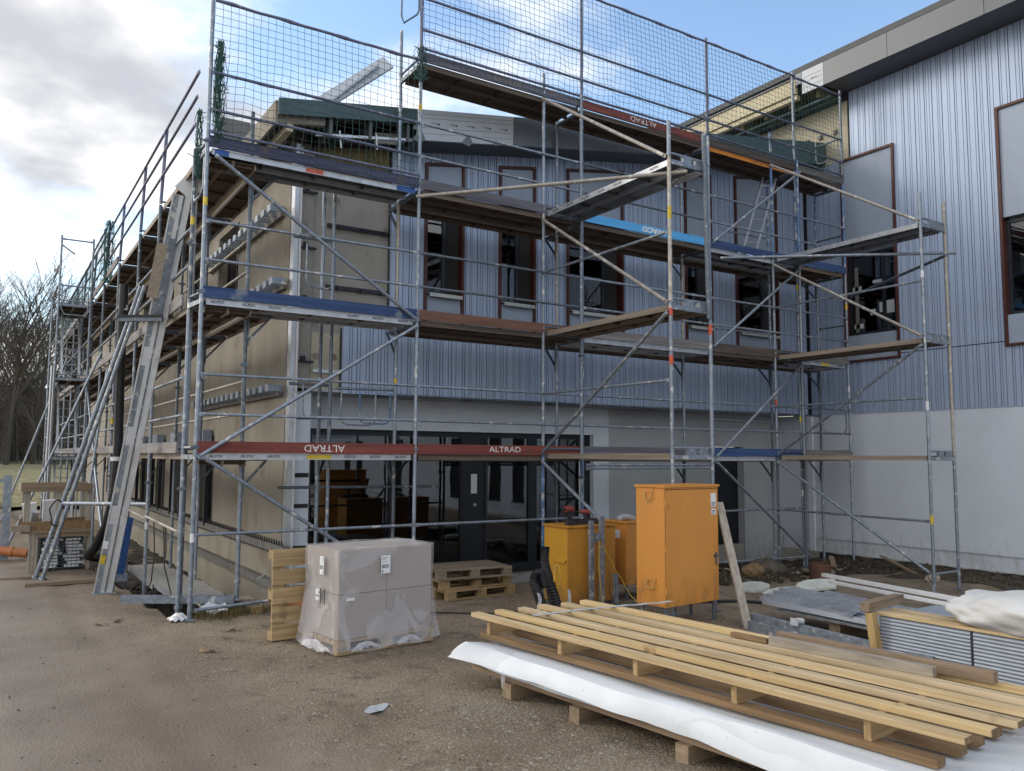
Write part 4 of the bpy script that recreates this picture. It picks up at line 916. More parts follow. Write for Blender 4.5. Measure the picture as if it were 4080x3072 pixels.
# end guards at the wall of the tall building
def hand_frame_y(x, y0, y1, z0, z1, mt):
    pts = [(x,y0,z1),(x,y0,z0+.1),(x,y0+.04,z0+.02),(x,y0+.1,z0),(x,y1-.1,z0),(x,y1-.04,z0+.02),(x,y1,z0+.1),(x,y1,z1)]
    MB().path(pts, 0.014, 8).build('end_guard', mt, FS, smooth=True)
hand_frame_y(13.44,0.10,0.68,8.75,9.3,'dust'); hand_frame_y(13.44,0.10,0.68,4.45,5.1,'galv'); hand_frame_y(13.44,0.10,0.68,2.6,3.1,'galv')
for z in (4.95,6.95,9.15): rail(FS, (13.42,0.02,z), (13.42,.72,z), 'galv_dark')
# frame bracket standing above the left end of the top deck
MB().path([(3.04,0.02,9.5),(2.78,0.02,9.25),(2.74,0.02,9.18),(2.74,.02,8.72),(2.78,.02,8.62),(3.0,.02,8.82),(3.03,.02,8.9),(3.03,.02,9.5)], 0.015, 8).build('end_guard', 'galv_dark', FS, smooth=True)

# buttress towers standing out towards the yard
def buttress(nm, lab, xa, xb, y1, top_l, mats):
    B = thing(nm, lab, 'scaffold', (xa, y1, 0))
    zt = LV[2]+0.45
    for x, y, mt, z1 in ((xa,0.0,mats[0],8.5 if xa < 8 else 8.75),(xb,-0.06,mats[1],8.3),(xa,y1,mats[2],zt+.1),(xb,y1,mats[3],zt+.05)):
        standard(B, x, y, gz(x,y)+.005, z1, mt)
    for l in range(3):
        z = LV[l]
        deck(B, 'y', y1+.04, -.05, xa+.03, xb-.03, z+.03, 'edge_wood_y' if l < 2 else 'alu', under='ply_under' if l < 2 else 'steel_deck', front='edge_wood_y' if l < 2 else 'alu_strip')
        transom(B, xa+.02, y1, xb-.02, y1, z+.03); transom(B, xa+.02, -.02, xb-.02, -.05, z+.03, 'galv_dark')
        if l < 2:
            rail(B, (xa-.03,y1,z+1.0), (xa-.03,0,z+1.0), 'galv'); 
        MB().box(xa+.25,xa+.42,y1-.02,y1+.02,z-.05,z+.10).box(xa+.48,xa+.64,y1-.02,y1+.02,z-.05,z+.10).build('lock_bar', 'galv', B)
    if xa > 8: rail(B, (xa-.03,y1,1.02), (xa-.03,0,1.05), 'galv')
    low = (xa-.05,-1.72,1.05) if xa < 8 else (xa-.05,y1,gz(xa,y1)+.3)
    for p0, p1 in (((xa-.05,-.02,8.05),(xa-.05,y1,6.12)),((xa-.05,-.02,5.98),(xa-.05,y1,4.12)),((xa-.05,y1,4.0),(xa-.05,-.02,2.1)),((xa-.05,-.02,2.0),low)):
        brace(B, p0, p1, 'galv_warm' if p0[2] > 4 else 'galv')
    rail(B, (xa,y1,gz(xa,y1)+.3), (xb,y1,gz(xb,y1)+.3), 'galv')
    return B
B1 = buttress('scaffold_buttress', 'scaffold buttress tower reaching out behind the tall orange cabinet', 5.36, 6.10, -2.97, 3, (['galv_blue','galv','galv','galv'],['galv_blue','galv','galv'],['galv','galv','galv_warm','galv'],['galv','galv','galv']))
B2 = buttress('scaffold_buttress', 'scaffold buttress tower nearest the pale rendered wall', 11.05, 11.80, -3.13, 3, (['galv_dark','galv','galv','galv_blue'],['galv_dark','galv','galv','galv_blue'],['galv','galv','galv'],['galv','galv_warm','galv_warm']))
for (x,y,z,m_,h) in ((5.36,-2.97,4.0,'tape_red',.10),(6.10,-2.97,3.82,'tape_red',.14),(5.36,-2.97,3.35,'tape_red',.12),(5.36,-2.97,5.35,'tape_yellow',.17)): sticker(B1, x, y, z, m_, h)
for (x,y,z,m_,h) in ((11.05,-3.13,1.05,'tape_yellow',.14),(11.05,-3.13,5.2,'tape_white',.12),(11.05,-3.13,2.95,'tape_white',.15),(11.05,0,3.15,'tape_red',.14)): sticker(B2, x, y, z, m_, h)
for z in (1.72,3.75): clamp(B1, 6.10, -.06, z)
alb = [o for o in B1.children if o.name.startswith('deck_board')]
for l, zz_ in ((2, LV[2]+.03),):
    for q in range(7):
        y = -0.3-q*0.39
        mm = Matrix.Translation((5.3925, y, zz_-.037)) @ Matrix.Rotation(RAD(-90),4,'Z') @ Matrix.Rotation(RAD(90),4,'X')
        text('ALFIX', 0.05, 'print', alb[4], mm, name='stencil', sx=1.35, bold=0.001)
# perforation holes are drawn as slots on the steel decks' underside lips
MB().box(11.2,11.6,-3.15,-3.12,LV[2]+.1,LV[2]+.11).build('lock_bar', 'galv', B2)

# ---- scaffold along the side wall
SS = thing('scaffold', 'long steel scaffold along the beige side wall running away on the left', 'scaffold', (0,0.5,0))
LY = [0.5,3.1,5.15,7.9,10.5,13.05,15.6,18.2,20.8,23.4]
for i, y in enumerate(LY):
    zg = gz(-.05,y) if i > 0 else -0.02
    standard(SS, -0.05, y, zg+.005 if i else -.15, 6.2 if i == 0 else 6.1, ['galv','galv','galv_dark'])
    standard(SS, 0.70, y, -0.45 if i else 0.12, 6.9, ['galv','galv_dark','galv_dark'])
    if i: standard(SS, -0.05, y, 6.12, 7.35, ['rail_violet'], lean=(0.03,-.05))
    for l in range(3):
        transom(SS, -.03, y, .68, y, LV[l], 'galv_dark'); console(SS, .70, y, 1, 0, LV[l]-.02, 0.36)
    clamp(SS, -.05, y, 1.62); clamp(SS, -.05, y, 4.9); clamp(SS, .70, y, 3.3); clamp(SS,.70,y,5.25)
for b in range(len(LY)-1):
    y0, y1 = LY[b], LY[b+1]
    for l in range(3):
        z = LV[l]
        deck(SS, 'y', y0+.03, y1-.03, -.02, .66, z, 'edge_wood_y'); deck(SS, 'y', y0+.03, y1-.03, .74, 1.06, z-.02, 'edge_wood_y', n=1)
        if l < 2 or b > 2: toe(SS, 'y', y0+(.25 if b == 0 else 0), y1, -.085, z, 'toe_grey_y')
        if l == 2:
            for k, dz in enumerate((.45,.85,1.2)): rail(SS, (-.08+.03*dz,y0-.05*dz,z+dz), (-.08+.03*dz,y1-.05*dz,z+dz), 'rail_violet')
        else:
            for dz in (.5,1.0): rail(SS, (-.08,y0,z+dz), (-.08,y1,z+dz), 'galv')
            for dz in (.55,1.0): rail(SS, (.73,y0,z+dz), (.73,y1,z+dz), 'galv_warm')
    if b < 3: rail(SS, (-.08,y0,1.06), (-.08,y1,1.10), 'galv_warm')
for (y,z,m_) in ((.5,5.2,'tape_yellow'),(3.1,3.6,'tape_white'),(3.1,0.95,'tape_white'),(7.9,2.75,'tape_yellow')): sticker(SS, -.05, y, z, m_)
for y0, y1, z0, z1 in ((10.5,13.05,2.1,4.0),(7.9,10.5,0.2,2.0)): brace(SS, (-.10,y0,z0), (-.10,y1,z1))
# corner decks closing the gap between the two scaffolds
for l in range(3): deck(SS, 'y', 0.06, 0.47, .05, .66, LV[l]-.09, 'edge_wood_y', n=2)
transom(SS, -.05, 0.5, 0.0, 0.03, 4.08); transom(SS, -.05, 0.5, 0.0, 0.03, 2.08)
MB().path([(-.05,.48,5.55),(-.05,.42,5.45),(-.04,.15,5.45),(-.02,.06,5.55),(-.02,.05,5.95)],0.015,8).build('end_guard','galv',SS,smooth=True)
MB().tube((-.05,.5,-.1),(0,.03,-.0),0.022,8).build('base_tube','galv_warm',SS,smooth=True)
# walkway deck lying low in the trench
for y0, y1, z in ((1.0,3.2,.06),(3.3,6.0,0.0)):
    deck(SS, 'y', y0, y1, .10, .76, z, 'alu_strip', under='concrete_grey')

# ---- access tower with ladders further along
AT = thing('scaffold_tower', 'narrow ladder access tower far along the side scaffold', 'scaffold', (-.86,12.6,0))
for x in (-.86,-.13):
    for y in (12.6,15.1): standard(AT, x, y, 0.0, 7.65 if y < 13 else 6.4, ['galv','galv','galv'])
for z in (2.0,4.0,5.9):
    deck(AT, 'y', 12.62, 15.1, -.83, -.16, z, 'galv', n=2); transom(AT, -.84, 12.6, -.15, 12.6, z)
for z in (6.35,7.55): rail(AT, (-.86,12.58,z), (-.13,12.58,z), 'galv')
rail(AT, (-.86,12.58,7.4), (-.55,12.45,7.15), 'galv')
for z in (2.5,3.0,4.5,5.0,6.4,6.9): rail(AT, (-.87,12.6,z), (-.87,15.1,z), 'galv')
MB().path([(-.8,12.55,6.4),(-.8,12.55,5.75),(-.72,12.55,5.6),(-.3,12.55,5.6),(-.2,12.55,5.75),(-.2,12.55,6.35)],.014,8).build('end_guard','galv',AT,smooth=True)
for k in range(3):
    z0, z1 = (0.05,2.0) if k == 0 else ((2.05,4.0) if k == 1 else (4.05,5.9))
    s_ = MB()
    for x in (-.70,-.30): s_.bar((x,12.75,z0),(x,13.7,z1),0.05,0.02)
    lad = s_.build('ladder', 'alu', AT)
    for q in range(9):
        t = (q+.5)/9; MB().bar((-.68,12.75+.95*t,z0+(z1-z0)*t),(-.32,12.75+.95*t,z0+(z1-z0)*t),0.07,0.018).build('rung','galv',lad)
# raking props of the side scaffold
RP = [((-1.75,10.2,0.0),(-.12,9.6,4.4)),((-1.95,13.5,0.0),(-.55,13.0,4.6)),((-0.55,7.7,0.05),(-.15,8.2,3.9))]
for i, (p0, p1) in enumerate(RP): brace(SS, p0, p1, 'galv')
for x in (-.95,-1.0): MB().tube((x,11.7,0.3),(x+.02,11.75,4.2),0.025,8).build('upright_tube','alu',SS,smooth=True)

# ---- ladder between the upper decks
LD = thing('ladder', 'slim aluminium ladder leaning between the two upper decks on the right', 'ladder', (10.85,.35,6.1))
pA, pB = Vector((10.75,.42,6.1)), Vector((11.52,.42,8.02))
wv = Vector((0.26,-.12,0.0))
for s_ in (-.5,.5): MB().bar(pA+wv*s_, pB+wv*s_, 0.025, 0.06).build('stile', 'alu', LD)
for q in range(7):
    t = (q+.6)/7.4; MB().tube(pA.lerp(pB,t)-wv*.5, pA.lerp(pB,t)+wv*.5, 0.013, 6).build('rung', 'alu', LD)

# ------------------------------------------------------------------ safety nets
def net(name, lab, a, b, z0, z1, y_off=0.02, d=0.10, r=0.0036, matn='net_dark', bulge=0.05, seed=1, gather=0.0):
    """a, b: ground points (x,y) of the two ends"""
    rn = random.Random(seed); A = Vector((a[0],a[1],0)); B = Vector((b[0],b[1],0)); ln = (B-A).length; u = (B-A)/ln; nrm = Vector((u.y,-u.x,0))
    nu, nv = int(ln/d), int((z1-z0)/d)
    def P(i, j):
        s = i/nu; t = j/nv
        x = s+0.012*math.sin(t*5+i*.9+seed)*(1-t)
        sag = 0.03*math.sin(i*.7+j*.45+seed)
        q = A+u*(ln*x)+nrm*(y_off*(1-t)+bulge*math.sin(t*math.pi)*math.sin(s*math.pi)+0.02*(1-t)*math.sin(i*.8+j*1.1))
        if gather: q = q + u*(gather*(1-s)**6*ln*0.02)
        q.z = z0+(z1-z0)*t+(-0.035*abs(math.sin(i*.55+seed))+0.012*math.sin(i*1.3+j*.3))*(1-t)
        return q
    G = [[P(i,j) for j in range(nv+1)] for i in range(nu+1)]
    b_ = MB()
    for i in range(nu+1): b_.path(G[i], r, 3, cap=False)
    for j in range(nv+1): b_.path([G[i][j] for i in range(nu+1)], r, 3, cap=False)
    o = tag(b_.build(name, matn), lab, 'safety net')
    e = MB().path([G[i][nv]+Vector((0,-.006*abs(math.sin(i*.6)),0.004*math.sin(i*.9))) for i in range(nu+1)], 0.021, 8, radf=lambda t, i: 1+0.4*max(0,math.sin(i*.8))**3)
    ed = e.build('edge_tube', 'rail_violet', o)
    return o
net('safety_net', 'square mesh safety net on the lower left end of the front scaffold', (0.03,-.03), (3.05,-.03), 6.15, 8.08, seed=1)
net('safety_net', 'square mesh safety net above the dark toe board at the top left', (3.10,-.03), (6.14,-.03), 8.12, 10.15, seed=2)
net('safety_net', 'square mesh safety net above the red top toe board', (6.18,-.03), (9.21,-.03), 8.12, 10.15, seed=3)
net('safety_net', 'square mesh safety net above the orange deck edge', (9.25,-.03), (11.78,-.03), 8.12, 10.15, seed=4)
net('safety_net', 'short square mesh safety net beside the tall building', (11.82,-.03), (13.40,-.03), 8.12, 10.12, seed=5, matn='net_green')
def bundle(lab, x, y, z0, z1, w_, seed, n=26, matn='net_green'):
    rn = random.Random(seed); b_ = MB()
    for _ in range(n):
        pts = []; ox, oy = rn.gauss(0,w_), rn.gauss(0,w_*.6)
        for k in range(14):
            t = k/13; pts.append((x+ox*(.5+t*(1-t)*2)+rn.gauss(0,.012), y+oy+rn.gauss(0,.012), z0+(z1-z0)*t))
        b_.path(pts, 0.006, 3, cap=False)
    for _ in range(int(n*1.6)):
        z = rn.uniform(z0,z1); b_.path([(x+rn.gauss(0,w_),y+rn.gauss(0,w_*.5),z),(x+rn.gauss(0,w_),y+rn.gauss(0,w_*.5),z-.06),(x+rn.gauss(0,w_),y+rn.gauss(0,w_*.5),z+.02)],0.006,3,cap=False)
    return tag(b_.build('gathered_net', matn), lab, 'safety net')
bundle('green net gathered in a bundle at the corner standard', 0.13, 0.0, 6.15, 7.55, 0.05, 3, 30)
bundle('green net hanging loose below the left corner of the upper deck', -0.03, .35, 5.75, 6.7, 0.05, 4, 14)
bundle('green net bundled on the far side scaffold post', -0.06, 9.75, 6.0, 7.45, 0.09, 6, 30)
bundle('torn green net end tied at the step up in the scaffold', 3.05, -.03, 7.75, 8.3, 0.07, 7, 16, 'net_dark')
net('safety_net', 'pale green net on the side scaffold rail beyond the green bundle', (-.10,10.0), (-.10,13.0), 6.1, 7.35, seed=8, matn='net_green', d=.11)
net('safety_net', 'farthest green net at the end of the side scaffold', (-.10,13.1), (-.10,23.0), 6.1, 7.2, seed=9, matn='net_green', d=.16, r=.006)

# ------------------------------------------------------------------ pallets and the wrapped carton load
def pallet_parts(par, mx='pallet', my='pallet_y', L_=1.2, W_=0.8):
    for y, w_ in (((0,.145),(.1875,.10),(.3275,.145),(.5125,.10),(.655,.145)) if W_ < .9 else ((0,.17),(.195,.165),(.395,.17),(.60,.165),(.80,.18))):
        MB().box(0,L_,y,y+w_,.122,.144).build('top_board', mx, par, local=True)
    for x in (0,.5275,1.055):
        MB().box(x*L_/1.2,x*L_/1.2+.145,0,W_,.10,.1215).build('cross_board', my, par, local=True)
        for y in (0,W_/2-.05,W_-.10): MB().box(x*L_/1.2,x*L_/1.2+.145,y+.001,y+.099,.0225,.0995).build('block', mx, par, local=True)
    for y, w_ in ((0,.10),(W_/2-.0725,.145),(W_-.10,.10)): MB().box(0,L_,y,y+w_,0,.022).build('skid', mx, par, local=True)
zg = gz(1.4,-2.2)
CL = thing('carton_load', 'film wrapped carton load marked 11 standing on a pallet in front of the entrance', 'pallet load', (0.92,-2.66,zg+.002), RAD(7.5))
pallet_parts(CL)
for i in range(2):
    for k in range(2):
        x0 = .02+i*.585; MB().box(x0,x0+.578,.03,.77,.148+k*.465,.148+k*.465+.459).build('carton', 'cardboard', CL, local=True, bevel=.006)
fm = MB(); rnd = random.Random(31)
def film_pt(s, t):
    # s around the outline, t from bottom (0) to top (1)
    per = [(0.0,.015),(1.205,.015),(1.205,.785),(0.0,.785)]
    ls = [1.205,.77,1.205,.77]; tot = sum(ls); d = s*tot
    for i in range(4):
        if d <= ls[i] or i == 3: break
        d -= ls[i]
    a, b = per[i], per[(i+1)%4]; f = min(1,d/ls[i]); x = a[0]+(b[0]-a[0])*f; y = a[1]+(b[1]-a[1])*f
    z = .035+t*1.05
    flare = 0.02+0.085*max(0,1-t/.34)**1.5 if t < .34 else 0.02*max(0,1-(t-.34)/.3)
    cx, cy = .6,.4; dx, dy = x-cx, y-cy; ln = math.hypot(dx,dy)
    w_ = 0.010*math.sin(s*61+t*9)*max(0,1-t*2.2)+0.006*math.sin(s*37-t*11)
    x += dx/ln*(flare+w_); y += dy/ln*(flare+w_)
    if t < .02: z += 0.018*math.sin(s*47)
    return (x,y,z)
fm.grid(film_pt, 120, 30)
def film_top(u, v):
    x = u*1.205; y = .015+v*.77
    e = min(u,1-u,v,1-v); z = 1.085+0.022*math.sin(min(1,e*7)*1.57)*(.5+.5*math.sin(u*9+v*4))+ (0.02*math.exp(-((v-.25-.2*math.sin(u*3))**2)/.01))*(1 if .08<e else 0)
    return (x,y,z)
fm.grid(film_top, 40, 30)
fm.build('stretch_wrap', 'stretch_film', CL, smooth=True, local=True)
def side_label(x, z, w_, h, bars_=True, face='f'):
    if face == 'f': P = lambda a, b, d: (x+a, -.010-d, z+b)
    else: P = lambda a, b, d: (-.026-d, .39+x+a, z+b)
    def q(m_, a0, a1, b0, b1, d): m_.poly([P(a0,b0,d),P(a1,b0,d),P(a1,b1,d),P(a0,b1,d)])
    lm = MB(); q(lm,0,w_,0,h,0.0); lb = lm.build('shipping_label','label',CL,local=True)
    if bars_:
        pm = MB(); a = w_*.12
        while a < w_*.85: ww = random.choice((.004,.007,.010)); q(pm,a,a+ww,h*.28,h*.5,.0008); a += ww+random.choice((.004,.007))
        q(pm,w_*.1,w_*.7,h*.86,h*.885,.0008); q(pm,w_*.1,w_*.55,h*.78,h*.80,.0008); q(pm,w_*.1,w_*.6,h*.64,h*.66,.0008); q(pm,w_*.1,w_*.24,h*.06,h*.18,.0008)
        tag(pm.build('barcode','print',lb,local=True), kind='stuff')
side_label(.50,.80,.115,.19); side_label(.085,.55,.10,.03,False); side_label(-.02,.52,.09,.12,True,'l'); side_label(-.10,.80,.09,.19,True,'l')
# handwritten 11 on the short side
hw = MB()
for y in (.33,.24): hw.path([(-.036,y+.035,.60),(-.034,y,.66),(-.04,y-.012,.50)], 0.005, 4)
hw.build('handwriting','print',CL,local=True)
bl = [o for o in CL.children if o.name.startswith('block')][0]
cu = text('UIC', .06, 'print', bl, Matrix.Translation(CL.location) @ Matrix.Translation((.072,-.0012,.062)) @ Matrix.Rotation(RAD(90),4,'X'), name='stencil', sx=1.1)
# torn film bunched at the pallet openings
for (x0,x1,y0,y1,sd_) in ((.16,.50,-.05,.02,1),(.72,1.02,-.05,.02,2),(-.10,-.02,.12,.62,3)):
    rn = random.Random(sd_); cm = MB()
    def crump(u, v, x0=x0,x1=x1,y0=y0,y1=y1,rn=rn,sd_=sd_):
        return (x0+(x1-x0)*u+.012*math.sin(v*9+sd_), y0+(y1-y0)*v+.015*math.sin(u*14+v*5+sd_), .03+.075*math.sin(u*3.1)*(.4+.6*math.sin(v*3.1))+.014*math.sin(u*23+v*17))
    cm.grid(crump, 22, 12).build('torn_film','film_loose',CL,smooth=True,local=True)
# pallet standing on edge behind the load
SP = thing('pallet', 'new pallet standing on edge behind the carton load', 'pallet', (0.50,-1.62,gz(.6,-1.7)+.002), 0)
pallet_parts(SP, L_=1.2, W_=0.98); SP.rotation_euler = (RAD(88),0,RAD(3)); SP.location = (0.50,-1.62,gz(.6,-1.7)+.005)
PS = [((3.42,-.42,0),4,'pallet','lowest pallet of the stack by the entrance'),((3.36,-.33,.148),1,'pallet','middle pallet of the stack by the entrance'),((3.28,-.36,.296),-5,'pallet_old','grey weathered pallet on top of the stack by the entrance')]
zb = gz(3.9,-.1)+.01
for loc, r_, mt, lb in PS:
    q = thing('pallet', lb, 'pallet', (loc[0],loc[1],zb+loc[2]), RAD(r_), 'pallets stacked by the entrance')
    pallet_parts(q, mt, 'pallet_y' if mt == 'pallet' else 'pallet_old')

# ------------------------------------------------------------------ cabinets
def splash(name, z0, z1, dirt):
    t = M[name].node_tree; b = [n for n in t.nodes if n.type == 'BSDF_PRINCIPLED'][0]; src = b.inputs['Base Color'].links[0].from_socket
    co = t.nodes.new('ShaderNodeTexCoord'); sp = t.nodes.new('ShaderNodeSeparateXYZ'); t.links.new(co.outputs['Object'], sp.inputs[0])
    n1_ = t.nodes.new('ShaderNodeTexNoise'); n1_.inputs['Scale'].default_value = 9; n1_.inputs['Detail'].default_value = 8; n1_.inputs['Roughness'].default_value = .75; mp_ = t.nodes.new('ShaderNodeMapping'); mp_.inputs['Scale'].default_value = (1,1,.35); t.links.new(co.outputs['Object'], mp_.inputs[0]); t.links.new(mp_.outputs[0], n1_.inputs['Vector'])
    mr_ = t.nodes.new('ShaderNodeMapRange'); t.links.new(sp.outputs[2], mr_.inputs['Value']); mr_.inputs['From Min'].default_value = z1; mr_.inputs['From Max'].default_value = z0; mr_.inputs['To Min'].default_value = -.08; mr_.inputs['To Max'].default_value = .20
    ad = t.nodes.new('ShaderNodeMath'); ad.operation = 'ADD'; t.links.new(n1_.outputs['Fac'], ad.inputs[0]); t.links.new(mr_.outputs[0], ad.inputs[1])
    m2 = t.nodes.new('ShaderNodeMapRange'); t.links.new(ad.outputs[0], m2.inputs['Value']); m2.inputs['From Min'].default_value = .56; m2.inputs['From Max'].default_value = .80; m2.inputs['To Max'].default_value = .55
    mx = t.nodes.new('ShaderNodeMix'); mx.data_type = 'RGBA'; t.links.new(m2.outputs[0], mx.inputs['Factor']); t.links.new(src, mx.inputs[6]); mx.inputs[7].default_value = (*dirt,1); t.links.new(mx.outputs[2], b.inputs['Base Color'])
for nm_ in ('orange','yellow_paint','yellow_lit'): splash(nm_, .1, .9, (.16,.10,.055))
splash('render_pale', -.1, .7, (.36,.33,.29)); splash('render_grey', -.2, .8, (.26,.24,.21))
def cabinet(nm, lab, loc, rz, w_, d, h, leg, body, front, lid=True):
    B = thing(nm, lab, 'cabinet', loc, RAD(rz))
    MB().box(0,w_,0,d,leg,leg+h).build('body', body, B, local=True, bevel=.006)
    if front: MB().box(-.004,.0,.012,d-.012,leg+.015,leg+h-.02).build('door', front, B, local=True)
    if lid: MB().box(-.018,w_+.018,-.018,d+.018,leg+h+.001,leg+h+.03).build('lid', body, B, local=True, bevel=.004)
    for x in (.05,w_-.05):
        for y in (.05,d-.05): MB().tube((x,y,0),(x,y,leg),.022,8).build('leg','galv_dark',B,local=True,smooth=True)
    return B
zz0 = gz(5.1,-3.3)
OB = cabinet('tall_cabinet','tall bright orange steel cabinet with wire handles on short legs',(4.66,-3.56,zz0),5.0,1.0,.47,1.42,.26,'orange','orange')
def handle(par, y, z, w_, h, pointed, x=-.012):
    pts = [(x,y-w_/2,z+h/2),(x-.02,y-w_/2,z-h*.1),(x-.03,y-(0 if pointed else w_/2),z-h/2)]
    if pointed: pts += [(x-.02,y+w_/2,z-h*.1),(x,y+w_/2,z+h/2)]
    else: pts += [(x-.03,y+w_/2,z-h/2),(x-.02,y+w_/2,z-h*.1),(x,y+w_/2,z+h/2)]
    hd = MB().path(pts, .008, 8).build('wire_handle','brass',par,smooth=True,local=True)
    MB().box(x-.004,x+.010,y-w_/2-.02,y+w_/2+.02,z+h/2-.012,z+h/2+.03).build('hinge_plate','orange',par,local=True)
MB().box(.004,.008,-.0022,-.0004,.275,1.66).build('seam','rubber',OB,local=True); MB().box(.012,.985,-.0022,-.0004,1.655,1.662).build('seam','rubber',OB,local=True)
for z in (.45,.95,1.5): MB().tube((.0,-.012,z-.035),(.0,-.012,z+.035),.009,8).build('hinge','orange',OB,local=True,smooth=True)
handle(OB,.25,1.57,.11,.13,True); handle(OB,.22,.52,.12,.10,False)
for (x,z,w_,h) in ((.86,1.43,.10,.17),(.87,1.33,.085,.075)): 
    l_ = MB().box(x,x+w_,-.003,-.0005,z,z+h).build('sticker','label',OB,local=True)
    for k in range(3): MB().box(x+.012,x+w_-.03+.01*k,-.0045,-.0035,z+.012+k*.018,z+.020+k*.018).build('printed_line','print',l_,local=True)
MB().box(.90,.985,-.006,-.0005,.80,.83).box(.93,.945,-.02,-.0065,.70,.86).build('latch','galv_dark',OB,local=True)
YB = cabinet('steel_chest','deep yellow steel chest with tools on its lid between hoses and posts',(4.47,-1.86,gz(4.8,-1.6)),0,.84,.55,1.02,.07,'yellow_paint','yellow_lit')
MB().box(-.03,-.005,.02,.20,.62,.66).tube((-.02,.02,.64),(-.02,.24,.64),.012,8).build('hasp','yellow_lit',YB,local=True)
MB().box(-.02,-.005,.44,.50,.08,.22).build('hinge','brass',YB,local=True)
MO = cabinet('small_cabinet','smaller orange cabinet half hidden between the yellow chest and the tall cabinet',(5.63,-1.72,gz(5.9,-1.5)-.0),3,.8,.5,.88,.22,'orange','orange')
for (y,z) in ((.28,.98),(.12,.98)): MB().box(-.008,-.005,y,y+.13,z-.1,z+.02).build('sticker','label',MO,local=True)
tag(MB().path([(5.62,-1.55,1.15),(5.70,-1.56,1.19),(5.82,-1.55,1.18),(5.93,-1.54,1.15)],.04,8).build('cloth','dust',smooth=True),'crumpled pale rag on the smaller orange cabinet','rag')
# tools on the chest
ztop = gz(4.8,-1.6)+.07+1.02+.032
def drill(loc, rz, lab, s=1.0):
    D = thing('cordless_drill', lab, 'drill', (loc[0],loc[1],ztop), RAD(rz)); D.scale = (s,s,s)
    MB().box(-.05,.05,-.035,.035,.0,.055).build('battery','rubber',D,local=True,bevel=.006)
    MB().bar((0,0,.055),(.03,0,.15),.035,.045,up=(1,0,0)).build('grip','rubber',D,local=True)
    MB().path([(-.05,0,.16),(-.02,0,.175),(.06,0,.175),(.10,0,.17)],.032,10).build('motor_housing','drill_red',D,local=True,smooth=True)
    MB().tube((.10,0,.17),(.15,0,.17),.020,10,.010).build('chuck','rubber',D,local=True,smooth=True)
drill((4.66,-1.66),200,'larger red and black cordless drill on the yellow chest',1.25); drill((4.98,-1.62),160,'smaller red and black cordless drill further right on the yellow chest',.95)
tag(MB().box(4.53,4.68,-1.80,-1.72,ztop,ztop+.06).box(4.55,4.62,-1.81,-1.80,ztop+.01,ztop+.05).build('tool_battery','rubber'),'black battery pack at the left edge of the yellow chest lid','battery')
tag(MB().box(4.72,5.12,-1.76,-1.66,ztop,ztop+.05).box(4.76,5.08,-1.75,-1.67,ztop+.05,ztop+.075).build('tool_case','rubber'),'flat black tool case lying in front of the drills','tool case')
# corrugated hoses
def hose(lab, pts, r, n=120):
    P = [Vector(p) for p in pts]; out = []
    for i in range(n+1):
        t = i/n*(len(P)-1); k = min(int(t),len(P)-2); f = t-k
        p0 = P[max(k-1,0)]; p1 = P[k]; p2 = P[k+1]; p3 = P[min(k+2,len(P)-1)]
        out.append(0.5*((2*p1)+(-p0+p2)*f+(2*p0-5*p1+4*p2-p3)*f*f+(-p0+3*p1-3*p2+p3)*f**3))
    return tag(MB().path(out, r, 12, radf=lambda t, i: 1.0 if i % 2 else 0.86).build('corrugated_hose','hose',smooth=False), lab, 'hose')
hose('black corrugated hose standing upright against the yellow chest', [(3.92,-2.12,.90),(3.90,-2.14,.7),(3.97,-2.16,.45),(4.07,-2.2,.14),(4.10,-2.22,.03)], .062, 70)
hose('black corrugated hose bent over like a hook at the far left of the hose bundle', [(3.80,-2.30,.42),(3.73,-2.26,.58),(3.66,-2.25,.50),(3.74,-2.27,.25),(3.84,-2.28,.03)], .066, 70)
hose('black corrugated hose in the middle of the hose bundle', [(4.0,-2.02,.66),(4.0,-2.05,.5),(4.05,-2.08,.25),(4.08,-2.12,.03)], .058, 50)
for k,(x,y,z,lb) in enumerate(((3.64,-2.34,.36,'crumpled white plastic strip hanging at the left of the hoses'),(4.20,-2.2,.34,'crumpled white plastic strip hanging at the right of the hoses'))):
    tag(MB().grid(lambda u,v,x=x,y=y,z=z,k=k: (x+.05*u+.014*math.sin(v*9+k)+(.06*v*k), y-.02*math.sin(u*6+v*4), z-.36*v+.01*math.sin(u*12)), 6, 14).build('plastic_strip','plastic_white',smooth=True),lb,'plastic strip')
tag(MB().path([(3.98,-2.24,.66),(3.96,-2.26,.48),(4.02,-2.27,.40),(4.05,-2.27,.55),(4.03,-2.26,.68),(3.98,-2.25,.66)],.011,6).build('strap_loop','cable_yellow',smooth=True),'yellow strap loop tied round the hoses','strap')
# steel channel posts with cable
def channel_post(lab, x, y, z0, z1, w_=.055):
    t = .004; return tag(MB().prism([(x-w_/2,y-.03),(x+w_/2,y-.03),(x+w_/2,y+.03),(x+w_/2-t,y+.03),(x+w_/2-t,y-.03+t),(x-w_/2+t,y-.03+t),(x-w_/2+t,y+.03),(x-w_/2,y+.03)],'z',z0,z1).build('channel_post','galv'),lab,'post')
channel_post('left galvanised channel post in front of the yellow chest',4.73,-2.05,gz(4.7,-2)-.1,1.20); channel_post('right galvanised channel post in front of the yellow chest',4.91,-2.05,gz(4.9,-2)-.1,1.25); channel_post('short galvanised channel post beside the yellow chest',5.15,-2.05,gz(5.1,-2)-.1,.46)
tag(MB().box(4.79,4.87,-2.07,-2.03,.90,1.02).tube((4.83,-2.075,.96),(4.83,-2.11,.96),.03,10).build('switch_box','galv'),'small grey switch box between the channel posts','switch box')
